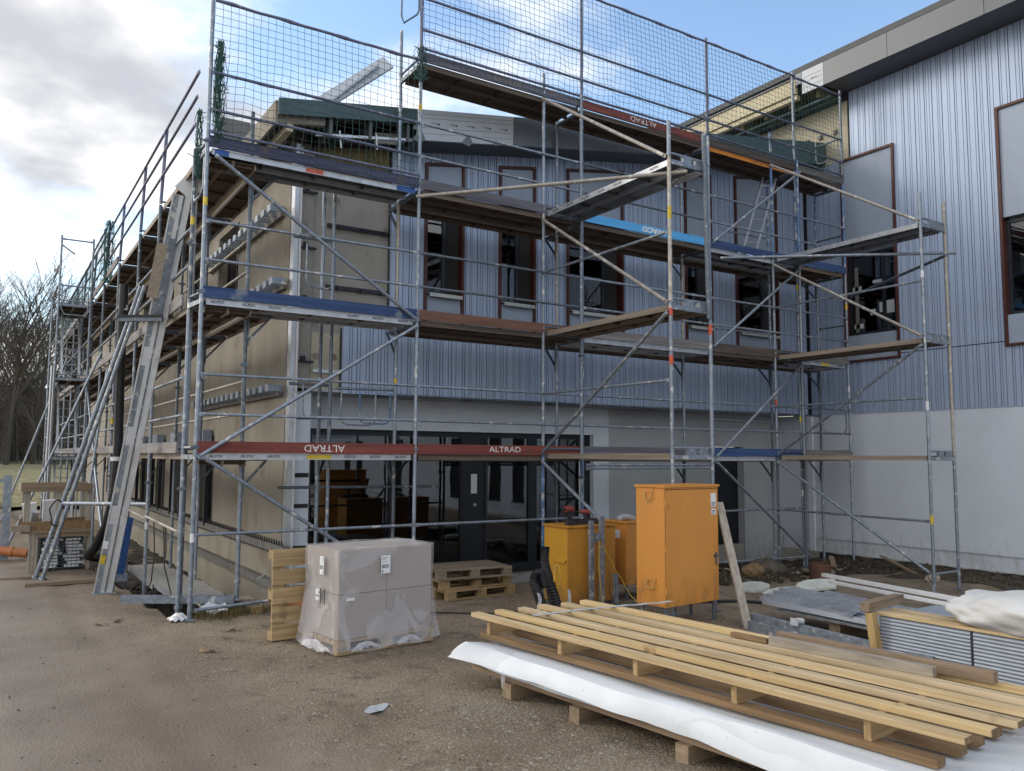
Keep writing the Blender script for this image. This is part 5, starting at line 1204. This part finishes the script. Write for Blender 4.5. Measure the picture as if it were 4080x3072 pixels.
tag(MB().path([(4.83,-2.10,.93),(4.80,-2.12,.6),(4.83,-2.13,.3),(4.86,-2.15,.03)],.006,5).build('cable','cable_yellow',smooth=True),'thin yellow cable hanging straight down between the posts','cable')
tag(MB().path([(4.84,-2.10,.93),(4.95,-2.12,.75),(5.08,-2.14,.52),(5.15,-2.16,.42),(5.2,-2.3,.2),(5.3,-2.5,.02)],.006,5).build('cable','cable_yellow',smooth=True),'yellow cable slanting down to the short post','cable')
tag(MB().path([(5.03,-2.08,.35),(5.0,-2.1,.22),(5.05,-2.12,.1),(5.08,-2.14,.02)],.005,5).build('cable','rubber',smooth=True),'black cable dangling at the short post','cable')
tag(MB().bar((5.56,-4.02,.01),(5.80,-3.36,1.48),.10,.035,up=(0,0,1)).build('board','timber_grey_z'),'grey weathered board leaning against the tall orange cabinet','board')

# ------------------------------------------------------------------ long timber rack on white panels (foreground)
TH = RAD(6.36)
WS_ = thing('panel_stack','stack of panels draped in white sheeting under the long timber rack','panel stack',(1.5,-4.30,0),TH)
for y in (-.52,-1.36,-2.42,-3.5,-4.6):
    MB().box(.07,1.75,y-.06,y+.05,-.02,.115).build('bearer','timber_old_x',WS_,local=True)
MB().box(.12,1.70,-5.3,.05,.117,.165).build('base_board','timber_old',WS_,local=True)
MB().box(.16,1.68,-5.3,.0,.167,.325).build('panel_core','panel_grey',WS_,local=True)
rn = random.Random(9)
def drape(off, tip, zoff, seed, y_hi):
    def fn(u, v):
        # u along the length (0 = left/far end), v across (0 = far side, 1 = hem)
        y = y_hi-u*5.6; end = max(0,1-u*7.5)
        s = v*2.05
        if s < 1.62: x = 1.70-s; z = .335
        else:
            a = (s-1.62)/.43; x = .08-.045*math.sin(a*1.4); z = .335-.15*a**1.05
        z += zoff+.010*math.sin(y*2.3+x*3+seed)+.012*math.sin(x*9+y*1.1+seed)*(v)+.003*math.sin(y*7+x*13+seed)+.004*math.sin(y*3.1-x*15+2*seed)*v
        z += (.006*math.sin(x*34+1.5*math.sin(y*1.3)+seed)+.005*math.sin(x*21-y*2.2+seed*2))*sm(v,.45,.85)
        hem = max(0,v-.72)/.28
        x -= hem*(end*tip)+hem*(.010*math.sin(y*4.3+seed*3)+.006*math.sin(y*11+seed))+.03*hem*math.sin(y*1.7+seed); y2 = y+end*.16*hem; z += end*.03*hem+end*.05*math.sin(v*9)*.3
        x -= off*hem
        return (x,y2,z)
    return fn
for k,(off,tip,zo,sd_,yh) in enumerate(((.0,.03,.0,1.0,.02),(.008,.09,.010,2.2,-.03),(.015,.04,.020,3.1,-.08))):
    MB().grid(drape(off,tip,zo,sd_,yh), 90, 40).build('white_sheet','white_sheet',WS_,smooth=True,local=True)
MB().grid(lambda u,v: (.07+.02*u+.006*math.sin(v*7),-.45-.03*u,.33-.27*v), 3, 8).build('tape_end','plastic_white',WS_,local=True)
TRK = thing('timber_rack','long rack of pale new timber battens in the right foreground','timber rack',(1.5,-4.30,0),TH)
for x in (.28,.56,.80,1.06,1.30,1.55): MB().box(x-.05,x+.05,-4.05,.08,.385,.43).build('lower_batten','timber_dark',TRK,local=True)
for y in (-.05,-1.02,-1.86,-2.74,-3.66): MB().box(.23,1.62,y-.022,y+.022,.4315,.565).build('spacer_board','timber_block',TRK,local=True)
for k in range(6):
    x = .17+.252*k; y0 = .14-.03*k+rn.uniform(-.02,.02)
    b_ = MB(); nseg = 12
    for q in range(nseg):   # slightly bowed batten
        ya = y0-4.36*q/nseg; yb_ = y0-4.36*(q+1)/nseg
        f0 = .006*math.sin(q/nseg*3.1+k*1.9); f1 = .006*math.sin((q+1)/nseg*3.1+k*1.9)
        b_.hexa([(x+f0,yb_,.567),(x+.085+f0,yb_,.567),(x+.085+f0,ya,.567),(x+f0,ya,.567),(x+f1,yb_,.605),(x+.085+f1,yb_,.605),(x+.085+f0,ya,.605),(x+f0,ya,.605)]) if False else None
    b_.hexa([(x+f1,y0-4.36,.567),(x+.092+f1,y0-4.36,.569),(x+.092,y0,.569),(x,y0,.567),(x+f1,y0-4.36,.607),(x+.092+f1,y0-4.36,.606),(x+.092,y0,.606),(x,y0,.607)])
    b_.build('batten',('timber_new','timber_new_c','timber_new_b','timber_new','timber_new_b','timber_new_c')[k],TRK,local=True,bevel=.004)
    MB().box(x+.003,x+.089,y0-4.362+.0,y0-4.3605,.571,.604).build('cut_end','timber_dark',TRK,local=True)
# straps and timbers lying on the rack
tag(MB().grid(lambda u,v: (2.05+1.6*u, -4.62+.06*v-.10*u+.10*math.sin(u*4)*.4, .612+.003*math.sin(u*40)+.02*max(0,u-.8)), 40, 2).build('webbing_strap','dust',smooth=True),'grey woven strap lying across the far end of the timber rack','strap')
def beam(lab, p0, p1, w_, h, mt): return tag(MB().bar(p0,p1,w_,h).build('timber_beam',mt,bevel=.004),lab,'timber')
beam('grey weathered beam lying along the back of the timber rack',(3.0,-6.50,.64),(3.17,-7.72,.64),.065,.065,'timber_grey')
beam('brown wet beam behind the grey one on the timber rack',(3.16,-6.45,.645),(3.36,-8.02,.645),.075,.075,'timber_old')
beam('thin brown batten end sticking out left of the grey beam',(2.95,-6.15,.63),(2.99,-6.48,.63),.05,.035,'timber_dark')
beam('pale beam end at the right picture edge behind the brown beam',(3.48,-7.55,.52),(3.62,-9.2,.52),.12,.10,'timber_new')

# ------------------------------------------------------------------ sheet stacks on the right
CS = thing('sheet_stack','stack of corrugated silver sheets strapped with timber at the right edge','sheet stack',(5.5,-5.78,0),RAD(2))
nl = 12
for k in range(nl):
    z = .06+k*.034; pr_ = []
    MB().prism([(0,z),(.012,z+.017),(0,z+.030),(1.1,z+.030),(1.1,z)],'y',-.90,0).build('sheet','sheet_grey',CS,local=True); MB().prism([(0.003,z),(.015,z+.017),(0.003,z+.030),(1.1,z+.030),(1.1,z)],'y',-3.0,-.925).build('sheet','sheet_grey',CS,local=True)
for y in (-.1,-1.4,-2.6): MB().box(0,1.1,y-.05,y+.05,-.03,.058).build('bearer','timber_old_x',CS,local=True)
MB().hexa([(-.06,-.03,0),(.03,-.03,0),(.03,.05,0),(-.06,.05,0),(-.12,.0,.50),(-.03,.0,.50),(-.03,.08,.50),(-.12,.08,.50)]).build('strap_post','timber_yel_z',CS,local=True)
for x in (.0,.12,.28): MB().box(x,x+.1,-3.0,.05,.472,.50).build('top_batten','timber_new',CS,local=True)
beam('short dark beam lying across the top of the corrugated sheet stack',(5.36,-5.72,.555),(6.12,-5.62,.565),.10,.09,'timber_old_x')
def tarp(u, v):
    a = u*2*math.pi; t = (v-.5)*math.pi
    ca, sa, ct, st_ = math.cos(a), math.sin(a), math.cos(t), math.sin(t)
    def pw(q, e): return math.copysign(abs(q)**e, q)
    wr = .05*math.sin(a*3+t*4)+.018*math.sin(a*7-t*9+1.2)+.008*math.sin(a*13+t*17)+.03*abs(math.sin(a*2-t*5))
    k = 1+wr*.9
    return (6.0+.58*k*pw(ct*ca*1.0,.8), -7.35+.98*k*pw(st_,.75), .63+.19*k*pw(ct*sa,.8)+(.02*math.sin(t*7) if sa > 0 else 0))
tag(MB().grid(tarp,90,90).build('tarpaulin','tarp',smooth=True),'crumpled white tarpaulin bundle over the corrugated sheet stack','tarpaulin')
# trapezoid sheets lying in front of the wall
FSh = thing('sheet_pile','fan of long silver trapezoid sheets lying low behind the timber rack','sheet pile',(5.95,-3.9,0),RAD(-2))
for k in range(9):
    x = .0+.10*k; y0 = .0+.035*k; z = .26+.006*k
    MB().prism([(x,z),(x+.008,z+.055),(x+.060,z+.055),(x+.068,z)],'y',y0-2.0,y0+.10*(k%2)).build('sheet','sheet_grey',FSh,local=True)
for k in range(3): MB().box(.02,.9,-1.95+.1*k,-.15-.2*k,.205+.015*k,.214+.015*k).build('flat_sheet','galv_dark' if k == 2 else 'alu',FSh,local=True)
MB().box(.1,.85,-1.05,-.9,-.05,.2).build('bearer','timber_old_x',FSh,local=True)
def cbeam(nm, lab, p0, p1, w_, h, mt='alu', cat='profile'): return tag(MB().bar(p0,p1,w_,h).bar(Vector(p0)+Vector((0,0,h*.55)),Vector(p1)+Vector((0,0,h*.55)),w_*1.5,.006).build(nm,mt),lab,cat)
for k,(p0,p1,w_,h,lb) in enumerate((((7.42,-3.70,.46),(6.80,-6.0,.50),.055,.045,'longest white aluminium profile on top of the sheets'),((7.22,-3.95,.42),(6.65,-6.0,.46),.06,.035,'second white aluminium profile beside the longest one'))):
    tag(MB().prism([(-w_/2,0),(w_/2,0),(w_/2,h),(w_/2-.008,h),(w_/2-.008,.008),(-w_/2+.008,.008),(-w_/2+.008,h),(-w_/2,h)],'y',0,1).build('white_profile','tape_white'),lb,'profile')
    o = bpy.context.collection.objects[-1]; d = Vector(p1)-Vector(p0); o.location = p0; o.rotation_euler = d.to_track_quat('Y','Z').to_euler(); o.scale = (1,d.length,1)
for k,(x,y,l_,r_,z,lb) in enumerate(((6.05,-4.35,.85,-8,.335,'short bent aluminium profile lying left on the sheets'),(6.35,-4.55,.75,-10,.345,'middle bent aluminium profile lying on the sheets'),(6.62,-4.2,1.3,-12,.35,'longer bent aluminium profile lying right on the sheets'))):
    q = tag(MB().prism([(0,0),(.16,.05),(.16,.056),(.002,.006),(-.04,-.02),(-.04,-.026)],'y',-l_,0).build('metal_profile','alu',None),lb,'profile'); q.location = (x,y,z); q.rotation_euler = (0,0,RAD(r_))
for k,(x,y,lb) in enumerate(((5.72,-3.75,'long galvanised purlin lying on the ground behind the timber rack'),(5.40,-4.15,'second galvanised purlin lying nearer the timber rack'))):
    q = tag(MB().prism([(0,0),(.07,0),(.07,.006),(.006,.006),(.006,.154),(.07,.154),(.07,.16),(0,.16)],'y',-2.6,0).build('steel_purlin','galv'),lb,'purlin'); q.location = (x,y,gz(x,y-1)+.01); q.rotation_euler = (0,0,RAD(-5))
tag(MB().path([(5.62,-4.62,.18),(5.66,-4.66,.21),(5.72,-4.68,.20)],.035,8).box(5.60,5.62,-4.70,-4.6,.16,.24).build('rag_lump','plastic_white',smooth=True),'small crumpled white plastic lump on the purlin','plastic')
tag(MB().box(7.35,8.15,-3.35,-2.95,-.12,.17).box(7.38,8.12,-3.32,-2.98,.17,.20).build('black_case','rubber',bevel=.01),'low black plastic case under the white profiles','case')
def slab(lab, x, y, z, w_, d, h, r_, mt='foam'):
    rr = random.Random(int(x*100)); q = MB(); n = 9; pts = [(w_/2*math.cos(a)*rr.uniform(.8,1.1), d/2*math.sin(a)*rr.uniform(.8,1.1)) for a in [2*math.pi*i/n for i in range(n)]]
    o = tag(q.prism(pts,'z',0,h).build('insulation_slab',mt,bevel=.01),lab,'insulation'); o.location = (x,y,z); o.rotation_euler = (RAD(3),RAD(-3),RAD(r_))
slab('broken pale insulation slab on the ground left of the sheets',8.35,-1.68,gz(8.35,-1.68)+.02,.75,.5,.06,20); slab('larger pale insulation slab behind the sheets',8.0,-2.65,gz(8,-2.6)+.08,1.0,.6,.07,-8); slab('flat pale insulation slab lying on the black case',8.0,-3.15,.205,.95,.5,.05,5)
CR = MB(); ns = 24
for k in range(7):
    z = -.16+k*.05; CR.tube((10.42,-1.40,z),(10.42,-1.40,z+.03),.19,ns,cap=False); CR.tube((10.42,-1.40,z+.03),(10.42,-1.40,z+.05),.175,ns,cap=False)
tag(CR.build('drain_shaft','clay_dark',smooth=True),'rust red ribbed drain shaft beside the right scaffold feet','shaft')
def lump(nm, lab, x, y, z, r, mt, cat, sq=.6, seed=1):
    rr = random.Random(seed); b_ = MB()
    ph = [rr.uniform(0,6) for _ in range(4)]
    def fn(u, v):
        a = u*2*math.pi; t = (v-.5)*math.pi; k = 1+.18*math.sin(a*3+ph[0])*math.cos(t*2+ph[1])+.10*math.sin(a*7+ph[2]+t*5)
        return (x+r*k*math.cos(t)*math.cos(a), y+r*k*.8*math.cos(t)*math.sin(a), z+r*sq*k*math.sin(t))
    return tag(b_.grid(fn,26,14).build(nm,mt,smooth=True),lab,cat)
lump('sack','crumpled brown sack in the rubble under the scaffold',9.9,-.35,gz(9.9,-.35)+.10,.22,'brown_sack','sack',.6,2)
lump('soil_heap','grey mound of soil beside the brown sack',10.35,-.25,gz(10.3,-.2)+.06,.38,'stone_dark','soil heap',.5,3)
lump('stone_lump','broken stone lump at the foot of the right buttress',12.1,-2.5,gz(12,-2.5)+.05,.14,'stone','stone',.7,4)
rr = random.Random(12)
for k,(x,y,l_,a,lb) in enumerate(((8.9,.6,.7,20,'old plank end in the rubble nearest the side door'),(9.6,.3,.9,70,'old plank lying across the rubble left of the drain shaft'),(10.9,-1.0,.6,-30,'old plank leaning over the drain shaft'),(12.3,-.3,.9,40,'old plank beside the right scaffold end'),(12.9,-1.4,1.1,75,'old plank along the tall building wall'))):
    o = tag(MB().box(-l_/2,l_/2,-.05,.05,0,.03).build('scrap_plank','timber_old_x'),lb,'plank'); o.location = (x,y,gz(x,y)+.08); o.rotation_euler = (RAD(8),RAD(rr.uniform(-15,15)),RAD(a))
# black membrane edge along the foot of the tall building
tag(MB().grid(lambda u,v: (13.91-.05*v-.008*math.sin(u*60), 1.2-7.5*u, -.07-.16*v+.012*math.sin(u*70)),80,3).build('dimpled_membrane','rubber',smooth=True),'black dimpled membrane along the foot of the tall building','membrane')
tag(MB().path([(x,-2.6-.9*math.sin((x-7.0)*.8)*.5,gz(x,-2.6)+.02) for x in np.linspace(5.9,8.4,24)],.022,8).build('cable','rubber',smooth=True),'thick black cable curving over the ground behind the tall cabinet','cable')
tag(MB().path([(2.3+2.0*t,-1.15-.55*t+.12*math.sin(t*7),gz(2.3+2*t,-1.15-.55*t)+.012) for t in np.linspace(0,1,30)],.010,6).build('cable','rubber',smooth=True),'thin black cable on the ground in front of the stacked pallets','cable')

# ------------------------------------------------------------------ left side: hoist, props, crates
HO = thing('inclined_hoist','aluminium inclined hoist rail leaning up the side scaffold','hoist',(-.66,2.78,0))
h0, h1 = Vector((-.66,2.80,.02)), Vector((-.03,1.38,5.80))
dh = (h1-h0).normalized(); sidev = Vector((1,-.25,0)).normalized(); sidev = (sidev-dh*sidev.dot(dh)).normalized(); outv = dh.cross(sidev).normalized()
if outv.y > 0: outv = -outv
nseg = 5
for k in range(nseg):
    a = h0.lerp(h1,k/nseg); b = h0.lerp(h1,(k+1)/nseg-.002)
    sg = MB()
    sg.bar(a,b,.11,.25,up=sidev)
    s_ = sg.build('rail_section','alu_bright',HO)
    for s in (-.125,.125): MB().bar(a+outv*.06+sidev*s*.93,b+outv*.06+sidev*s*.93,.02,.022,up=sidev).build('flange','alu_bright',s_)
    MB().bar(a+outv*.058+sidev*.03,b+outv*.058+sidev*.03,.016,.02,up=sidev).build('guide','galv_dark',s_); MB().bar(a+outv*.056-sidev*.075,b+outv*.056-sidev*.075,.006,.075,up=sidev).build('side_web','galv',s_)
    if k: MB().bar(a-dh*.14+outv*.06,a+dh*.14+outv*.06,.008,.20,up=sidev).build('splice_plate','alu_bright',s_)
k1 = h1+dh*.02; k2 = k1+Vector((.35,-.15,.45)); k3 = k2+Vector((.6,-.1,.28))
MB().bar(k1,k2,.10,.28,up=sidev).build('bent_head','alu_bright',HO); MB().bar(k2,k3,.10,.28,up=sidev).build('roof_section','alu',HO)
MB().box(-.80,-.50,2.68,2.92,-.005,.02).build('foot_plate','galv',HO)
for s in (.0,.22): MB().bar(h0+Vector((-.10+s,-.02,.0)),h0+dh*.5+sidev*(s-.1),.03,.03).build('foot_strut','galv',HO)
cp = h0.lerp(h1,.80)+outv*.10
MB().bar(cp-dh*.55,cp+dh*.55,.06,.10,up=sidev).build('carriage','galv_dark',HO)
MB().bar(cp-dh*.35-sidev*.12,cp+dh*.45-sidev*.12,.02,.16,up=sidev).build('load_board','edge_wood_y',HO)
pl0 = cp-dh*.6
MB().hexa([pl0+Vector(v) for v in ((-.50,.25,-.02),(.05,-.15,-.02),(.12,.25,-.02),(-.42,.70,-.02),(-.50,.25,.02),(.05,-.15,.02),(.12,.25,.02),(-.42,.70,.02))]).build('platform','rubber',HO)
MB().bar(pl0+Vector((-.47,.26,-.05)),pl0+Vector((.05,-.12,-.05)),.05,.05).build('platform_bearer','galv_dark',HO)
bp0 = h0+Vector((.16,.25,.22))
MB().bar(bp0,bp0+Vector((.10,-.02,.86)),.05,.30,up=(1,.2,0)).build('drive_housing','blue_plate',HO,bevel=.008)
for k in range(6): MB().tube(bp0+Vector((.02+.02*k,-.18,.15+.12*k)),bp0+Vector((.02+.02*k,-.185,.15+.12*k)),.012,8).build('bolt','galv_dark',HO)
MB().poly([h0+outv*.075+dh*.45+sidev*-.12,h0+outv*.075+dh*.45+sidev*-.05,h0+outv*.075+dh*.58+sidev*-.05,h0+outv*.075+dh*.58+sidev*-.12]).build('sticker','tape_yellow',HO)
MB().poly([h0+outv*.075+dh*.68+sidev*-.12,h0+outv*.075+dh*.68+sidev*-.05,h0+outv*.075+dh*.80+sidev*-.05,h0+outv*.075+dh*.80+sidev*-.12]).build('sticker','tape_white',HO)
for k,(dx,lb) in enumerate(((0,'left steel prop tube of the pair leaning up to the hoist platform'),(.09,'right steel prop tube of the pair leaning up to the hoist platform'))):
    tag(MB().tube((-1.43+dx,4.98-dx*2.2,.02),(-.13+dx*.6,4.25-dx,4.95),.034,12).tube((-1.43+dx,4.98-dx*2.2,.0),(-1.42+dx,4.975-dx*2.2,.03),.06,10).build('prop_tube','galv',smooth=True),lb,'prop')
tag(MB().tube((-1.10,4.72,1.24),(-.03,3.12,1.28),.034,12).build('cross_tube','galv',smooth=True),'horizontal tube between the prop pair and the side scaffold','tube')
hose2 = MB().path([(-.36,4.52,5.0),(-.36,4.54,4.4),(-.34,4.6,3.2),(-.32,4.62,2.2),(-.34,4.68,1.4),(-.42,4.85,.85),(-.55,5.1,.45),(-.62,5.4,.28),(-.5,5.8,.2),(-.2,6.2,.12)],.075,14)
HS = tag(hose2.build('vacuum_hose','hose',smooth=True),'thick black hose hanging from the hoist platform to the ground','hose')
for z,h in ((4.82,.10),(4.55,.09),(3.52,.16),(1.95,.07)): MB().tube((-.355,4.57+(.03 if z<4 else -.03),z),(-.357,4.57+(.03 if z<4 else -.03),z+h),.079,14,cap=False).build('tape_band','tape_white',HS,smooth=True)
# crate of flashings on a mesh box
CRT = thing('open_crate','open timber crate with metal offcuts standing on the mesh box','crate',(-1.66,5.75,0))
zc = .78
MB().box(-1.66,-.58,5.72,6.6,zc-.10,zc-.06).build('bottom_board','timber_old_x',CRT)
for y in (5.72,6.58): 
    MB().box(-1.66,-.58,y,y+.03,zc-.05,zc+.10).build('lower_rail','timber_dark',CRT); MB().box(-1.66,-.58,y-.031,y-.001,zc+.62,zc+.76).build('upper_rail','timber_old_x',CRT)
    for x in (-1.62,-1.13,-.66): MB().box(x,x+.09,y+.031,y+.075,zc-.05,zc+.76).build('crate_post','timber_grey_z',CRT)
MB().box(-1.80,-1.52,5.62,5.70,zc-.06,zc+.05).build('end_block','edge_wood_y',CRT)
MB().box(-1.69,-1.661,5.72,6.6,zc+.62,zc+.76).build('end_rail','edge_wood_y',CRT)
for k,(x,y,w_,h) in enumerate(((-1.60,6.0,.22,.45),(-1.32,6.1,.26,.50),(-1.52,5.9,.12,.30))):
    o = tag(MB().box(0,w_,0,.02,0,h).box(0,w_,.02,.12,h-.02,h).build('metal_offcut','tape_white' if k != 2 else 'alu'),('left white folded metal offcut in the open crate','right white folded metal offcut in the open crate','small silver metal offcut in front in the open crate')[k],'offcut'); o.location=(x,y,zc-.05); o.rotation_euler=(RAD(8),RAD(-6+5*k),RAD(10*k))
for k in range(4):
    o = tag(MB().box(0,.10,0,.04,0,.12).box(.10,.16,0,.04,.08,.12).build('metal_bracket','galv_dark'),('leftmost dark steel bracket in the open crate','second dark steel bracket from the left in the open crate','third dark steel bracket from the left in the open crate','rightmost dark steel bracket in the open crate')[k],'bracket','steel brackets in the open crate'); o.location=(-1.28+.11*k,5.85,zc-.05); o.rotation_euler=(RAD(20),RAD(15*k),RAD(30*k))
MBX = thing('mesh_box','wire mesh box packed with white panels under the open crate','mesh box',(-1.42,5.85,0))
wm = MB()
for k in range(12): wm.tube((-1.36,5.80,.06+k*.052),(-.62,5.80,.06+k*.052),.005,4)
for k in range(11): wm.tube((-1.36+k*.074,5.80,.06),(-1.36+k*.074,5.80,.64),.005,4)
tag(wm.build('wire_mesh','galv_dark',MBX),kind='stuff')
for x in (-1.52,-1.44,-.62): MB().box(x,x+.06,5.80,5.88,.0,.68).build('box_post','timber_grey_z',MBX)
MB().box(-1.38,-.58,5.76,5.797,.60,.68).build('box_rail','timber_old_x',MBX)
MB().box(-1.36,-.64,6.15,6.2,.0,.66).build('box_back','rubber',MBX)
rr = random.Random(4)
for k in range(9):
    for x0,x1 in ((-1.30,-1.02),(-.96,-.68)):
        o = MB().box(x0+rr.uniform(-.03,.06),x1+rr.uniform(-.06,.03),5.83,6.1,.055+k*.058,.095+k*.058).build('white_panel','tape_white',MBX)
MB().box(-1.36,-.62,5.82,6.14,.02,.05).build('box_floor','rubber',MBX)
tag(MB().path([(-1.18+.10*math.cos(a)*(1+.15*math.sin(a*5)),4.78+.03*math.sin(a*3),1.08+.22*math.sin(a)) for a in np.linspace(0,18.8,80)],.012,6).path([(-1.12,4.8,.9),(-1.1,4.9,.5),(-1.12,5.0,.2),(-1.2,5.1,.05)],.009,5).build('cable_coil','rubber',smooth=True),'coil of black cable hung on the prop pair','cable')
PT = thing('steel_post','grey steel H post with top rail at the far left edge','post',(-1.83,8.0,0))
MB().box(-1.90,-1.76,7.97,7.99,-.1,1.64).box(-1.90,-1.76,8.05,8.07,-.1,1.64).box(-1.84,-1.82,7.99,8.05,-.1,1.64).build('post','galv',PT)
MB().box(-3.6,-1.91,7.98,8.03,1.50,1.58).build('top_rail','galv',PT)
OP = MB().tube((-3.4,8.35,.42),(-1.45,7.75,.13),.085,16).tube((-1.75,7.84,.175),(-1.69,7.82,.167),.098,16)
tag(OP.build('drain_pipe','clay',smooth=True),'orange plastic drain pipe lying at the far left edge','pipe')
for lb,x0,x1,y0,y1,z0,z1,mt in (('dark plank on the ground under the prop feet',-1.62,-.62,4.02,4.20,.0,.05,'timber_old_x'),('thin plank behind the prop feet',-1.95,-1.35,5.0,5.12,.0,.035,'timber_old_x')):
    tag(MB().box(x0,x1,y0,y1,z0,z1).build('ground_plank',mt),lb,'plank')
tag(MB().box(-.62,-.18,3.92,4.02,.0,.11).box(-.62,-.18,4.02,4.10,.0,.012).box(-.62,-.18,4.02,4.10,.10,.11).build('steel_channel','galv'),'short steel channel on the ground beside the hoist foot','steel channel')
tag(MB().bar((-.66,.92,.19),(.62,.30,.17),.08,.10).build('steel_beam','galv'),'grey steel box beam laid across the trench behind the corner standard','beam')
tag(MB().box(.25,.95,.55,.85,.06,.11).build('trench_plank','edge_wood_y'),'muddy plank under the inner corner standard','plank')
for k,(x,y,lb) in enumerate(((.28,.20,'white paper sheet tilted in the trench beside the corner standard'),(.50,.12,'folded white paper behind the low tube at the corner'))):
    o = tag(MB().grid(lambda u,v: (.26*u,.18*v,.03*math.sin(u*4+v*3)),8,6).build('paper_sheet','paper',smooth=True),lb,'paper'); o.location=(x,y,gz(x,y)+.06); o.rotation_euler=(RAD(35-50*k),RAD(-20),RAD(30+60*k))
tag(MB().tube((1.05,.05,.05),(1.55,.12,.05),.06,12).build('clay_pipe','clay',smooth=True),'short orange clay pipe lying beside the standing pallet','pipe')
tag(MB().box(.78,.90,-.02,.06,gz(.8,0),gz(.8,0)+.09).build('wood_block','timber_block'),'small wood block on the ground near the corner standard','wood block')
tag(MB().grid(lambda u,v: (-.22+.22*u,.10+.22*v-.12,.02+.07*math.sin(u*3.1)*math.sin(v*3.1)+.015*math.sin(u*19+v*13)),16,16).build('plastic_sheet','plastic_white',smooth=True),'crumpled clear plastic around the foot of the corner standard','plastic')
for pts,lb in (([(-.08,2.3,1.06),(-.06,2.25,.6),(-.1,2.2,.2),(-.2,2.3,-.1)],'black cable looped from the low rail to the trench'),([(-.08,1.5,1.06),(-.05,1.5,.5),(.05,1.45,.1),(.1,1.3,-.2)],'black cable hanging from the low rail beside the corner'),([(-.08,1.35,1.06),(-.06,1.38,.75),(-.07,1.36,.62)],'short black cable end hanging from the low rail')):
    tag(MB().path(pts,.009,6).build('cable','rubber',smooth=True),lb,'cable')
tag(MB().path([(1.3,1.4,.0),(1.2,1.35,.25),(1.3,1.3,.32),(1.45,1.3,.2),(1.5,1.3,.0)],.008,6).build('pipe_loop','dust',smooth=True),'thin grey pipe loop at the foot of the beige wall','pipe')
# small debris in the yard
rr = random.Random(77)
for k,(x,y,lb) in enumerate(((-.95,.35,'dark wood chip on the wet track left of the corner'),(-.75,.42,'pale wood chip on the wet track left of the corner'),(.52,-4.6,'flattened pale paper on the gravel in front of the carton load'),(-.2,-1.9,'dark twig on the gravel left of the carton load'),(.25,-.9,'pale splinter on the gravel beside the standing pallet'))):
    o = tag(MB().grid(lambda u,v,k=k: ((.11 if k==2 else .09)*(u-.5)*2,(.06 if k==2 else .025)*(v-.5)*2,.012*math.sin(u*5+v*4+k)+.012),10,6).build('debris_scrap','dust' if k==2 else ('timber_dark' if k in (0,3) else 'timber_old_x'),smooth=True),lb,'debris'); o.location=(x,y,gz(x,y)+.004); o.rotation_euler=(0,0,rr.uniform(0,3))
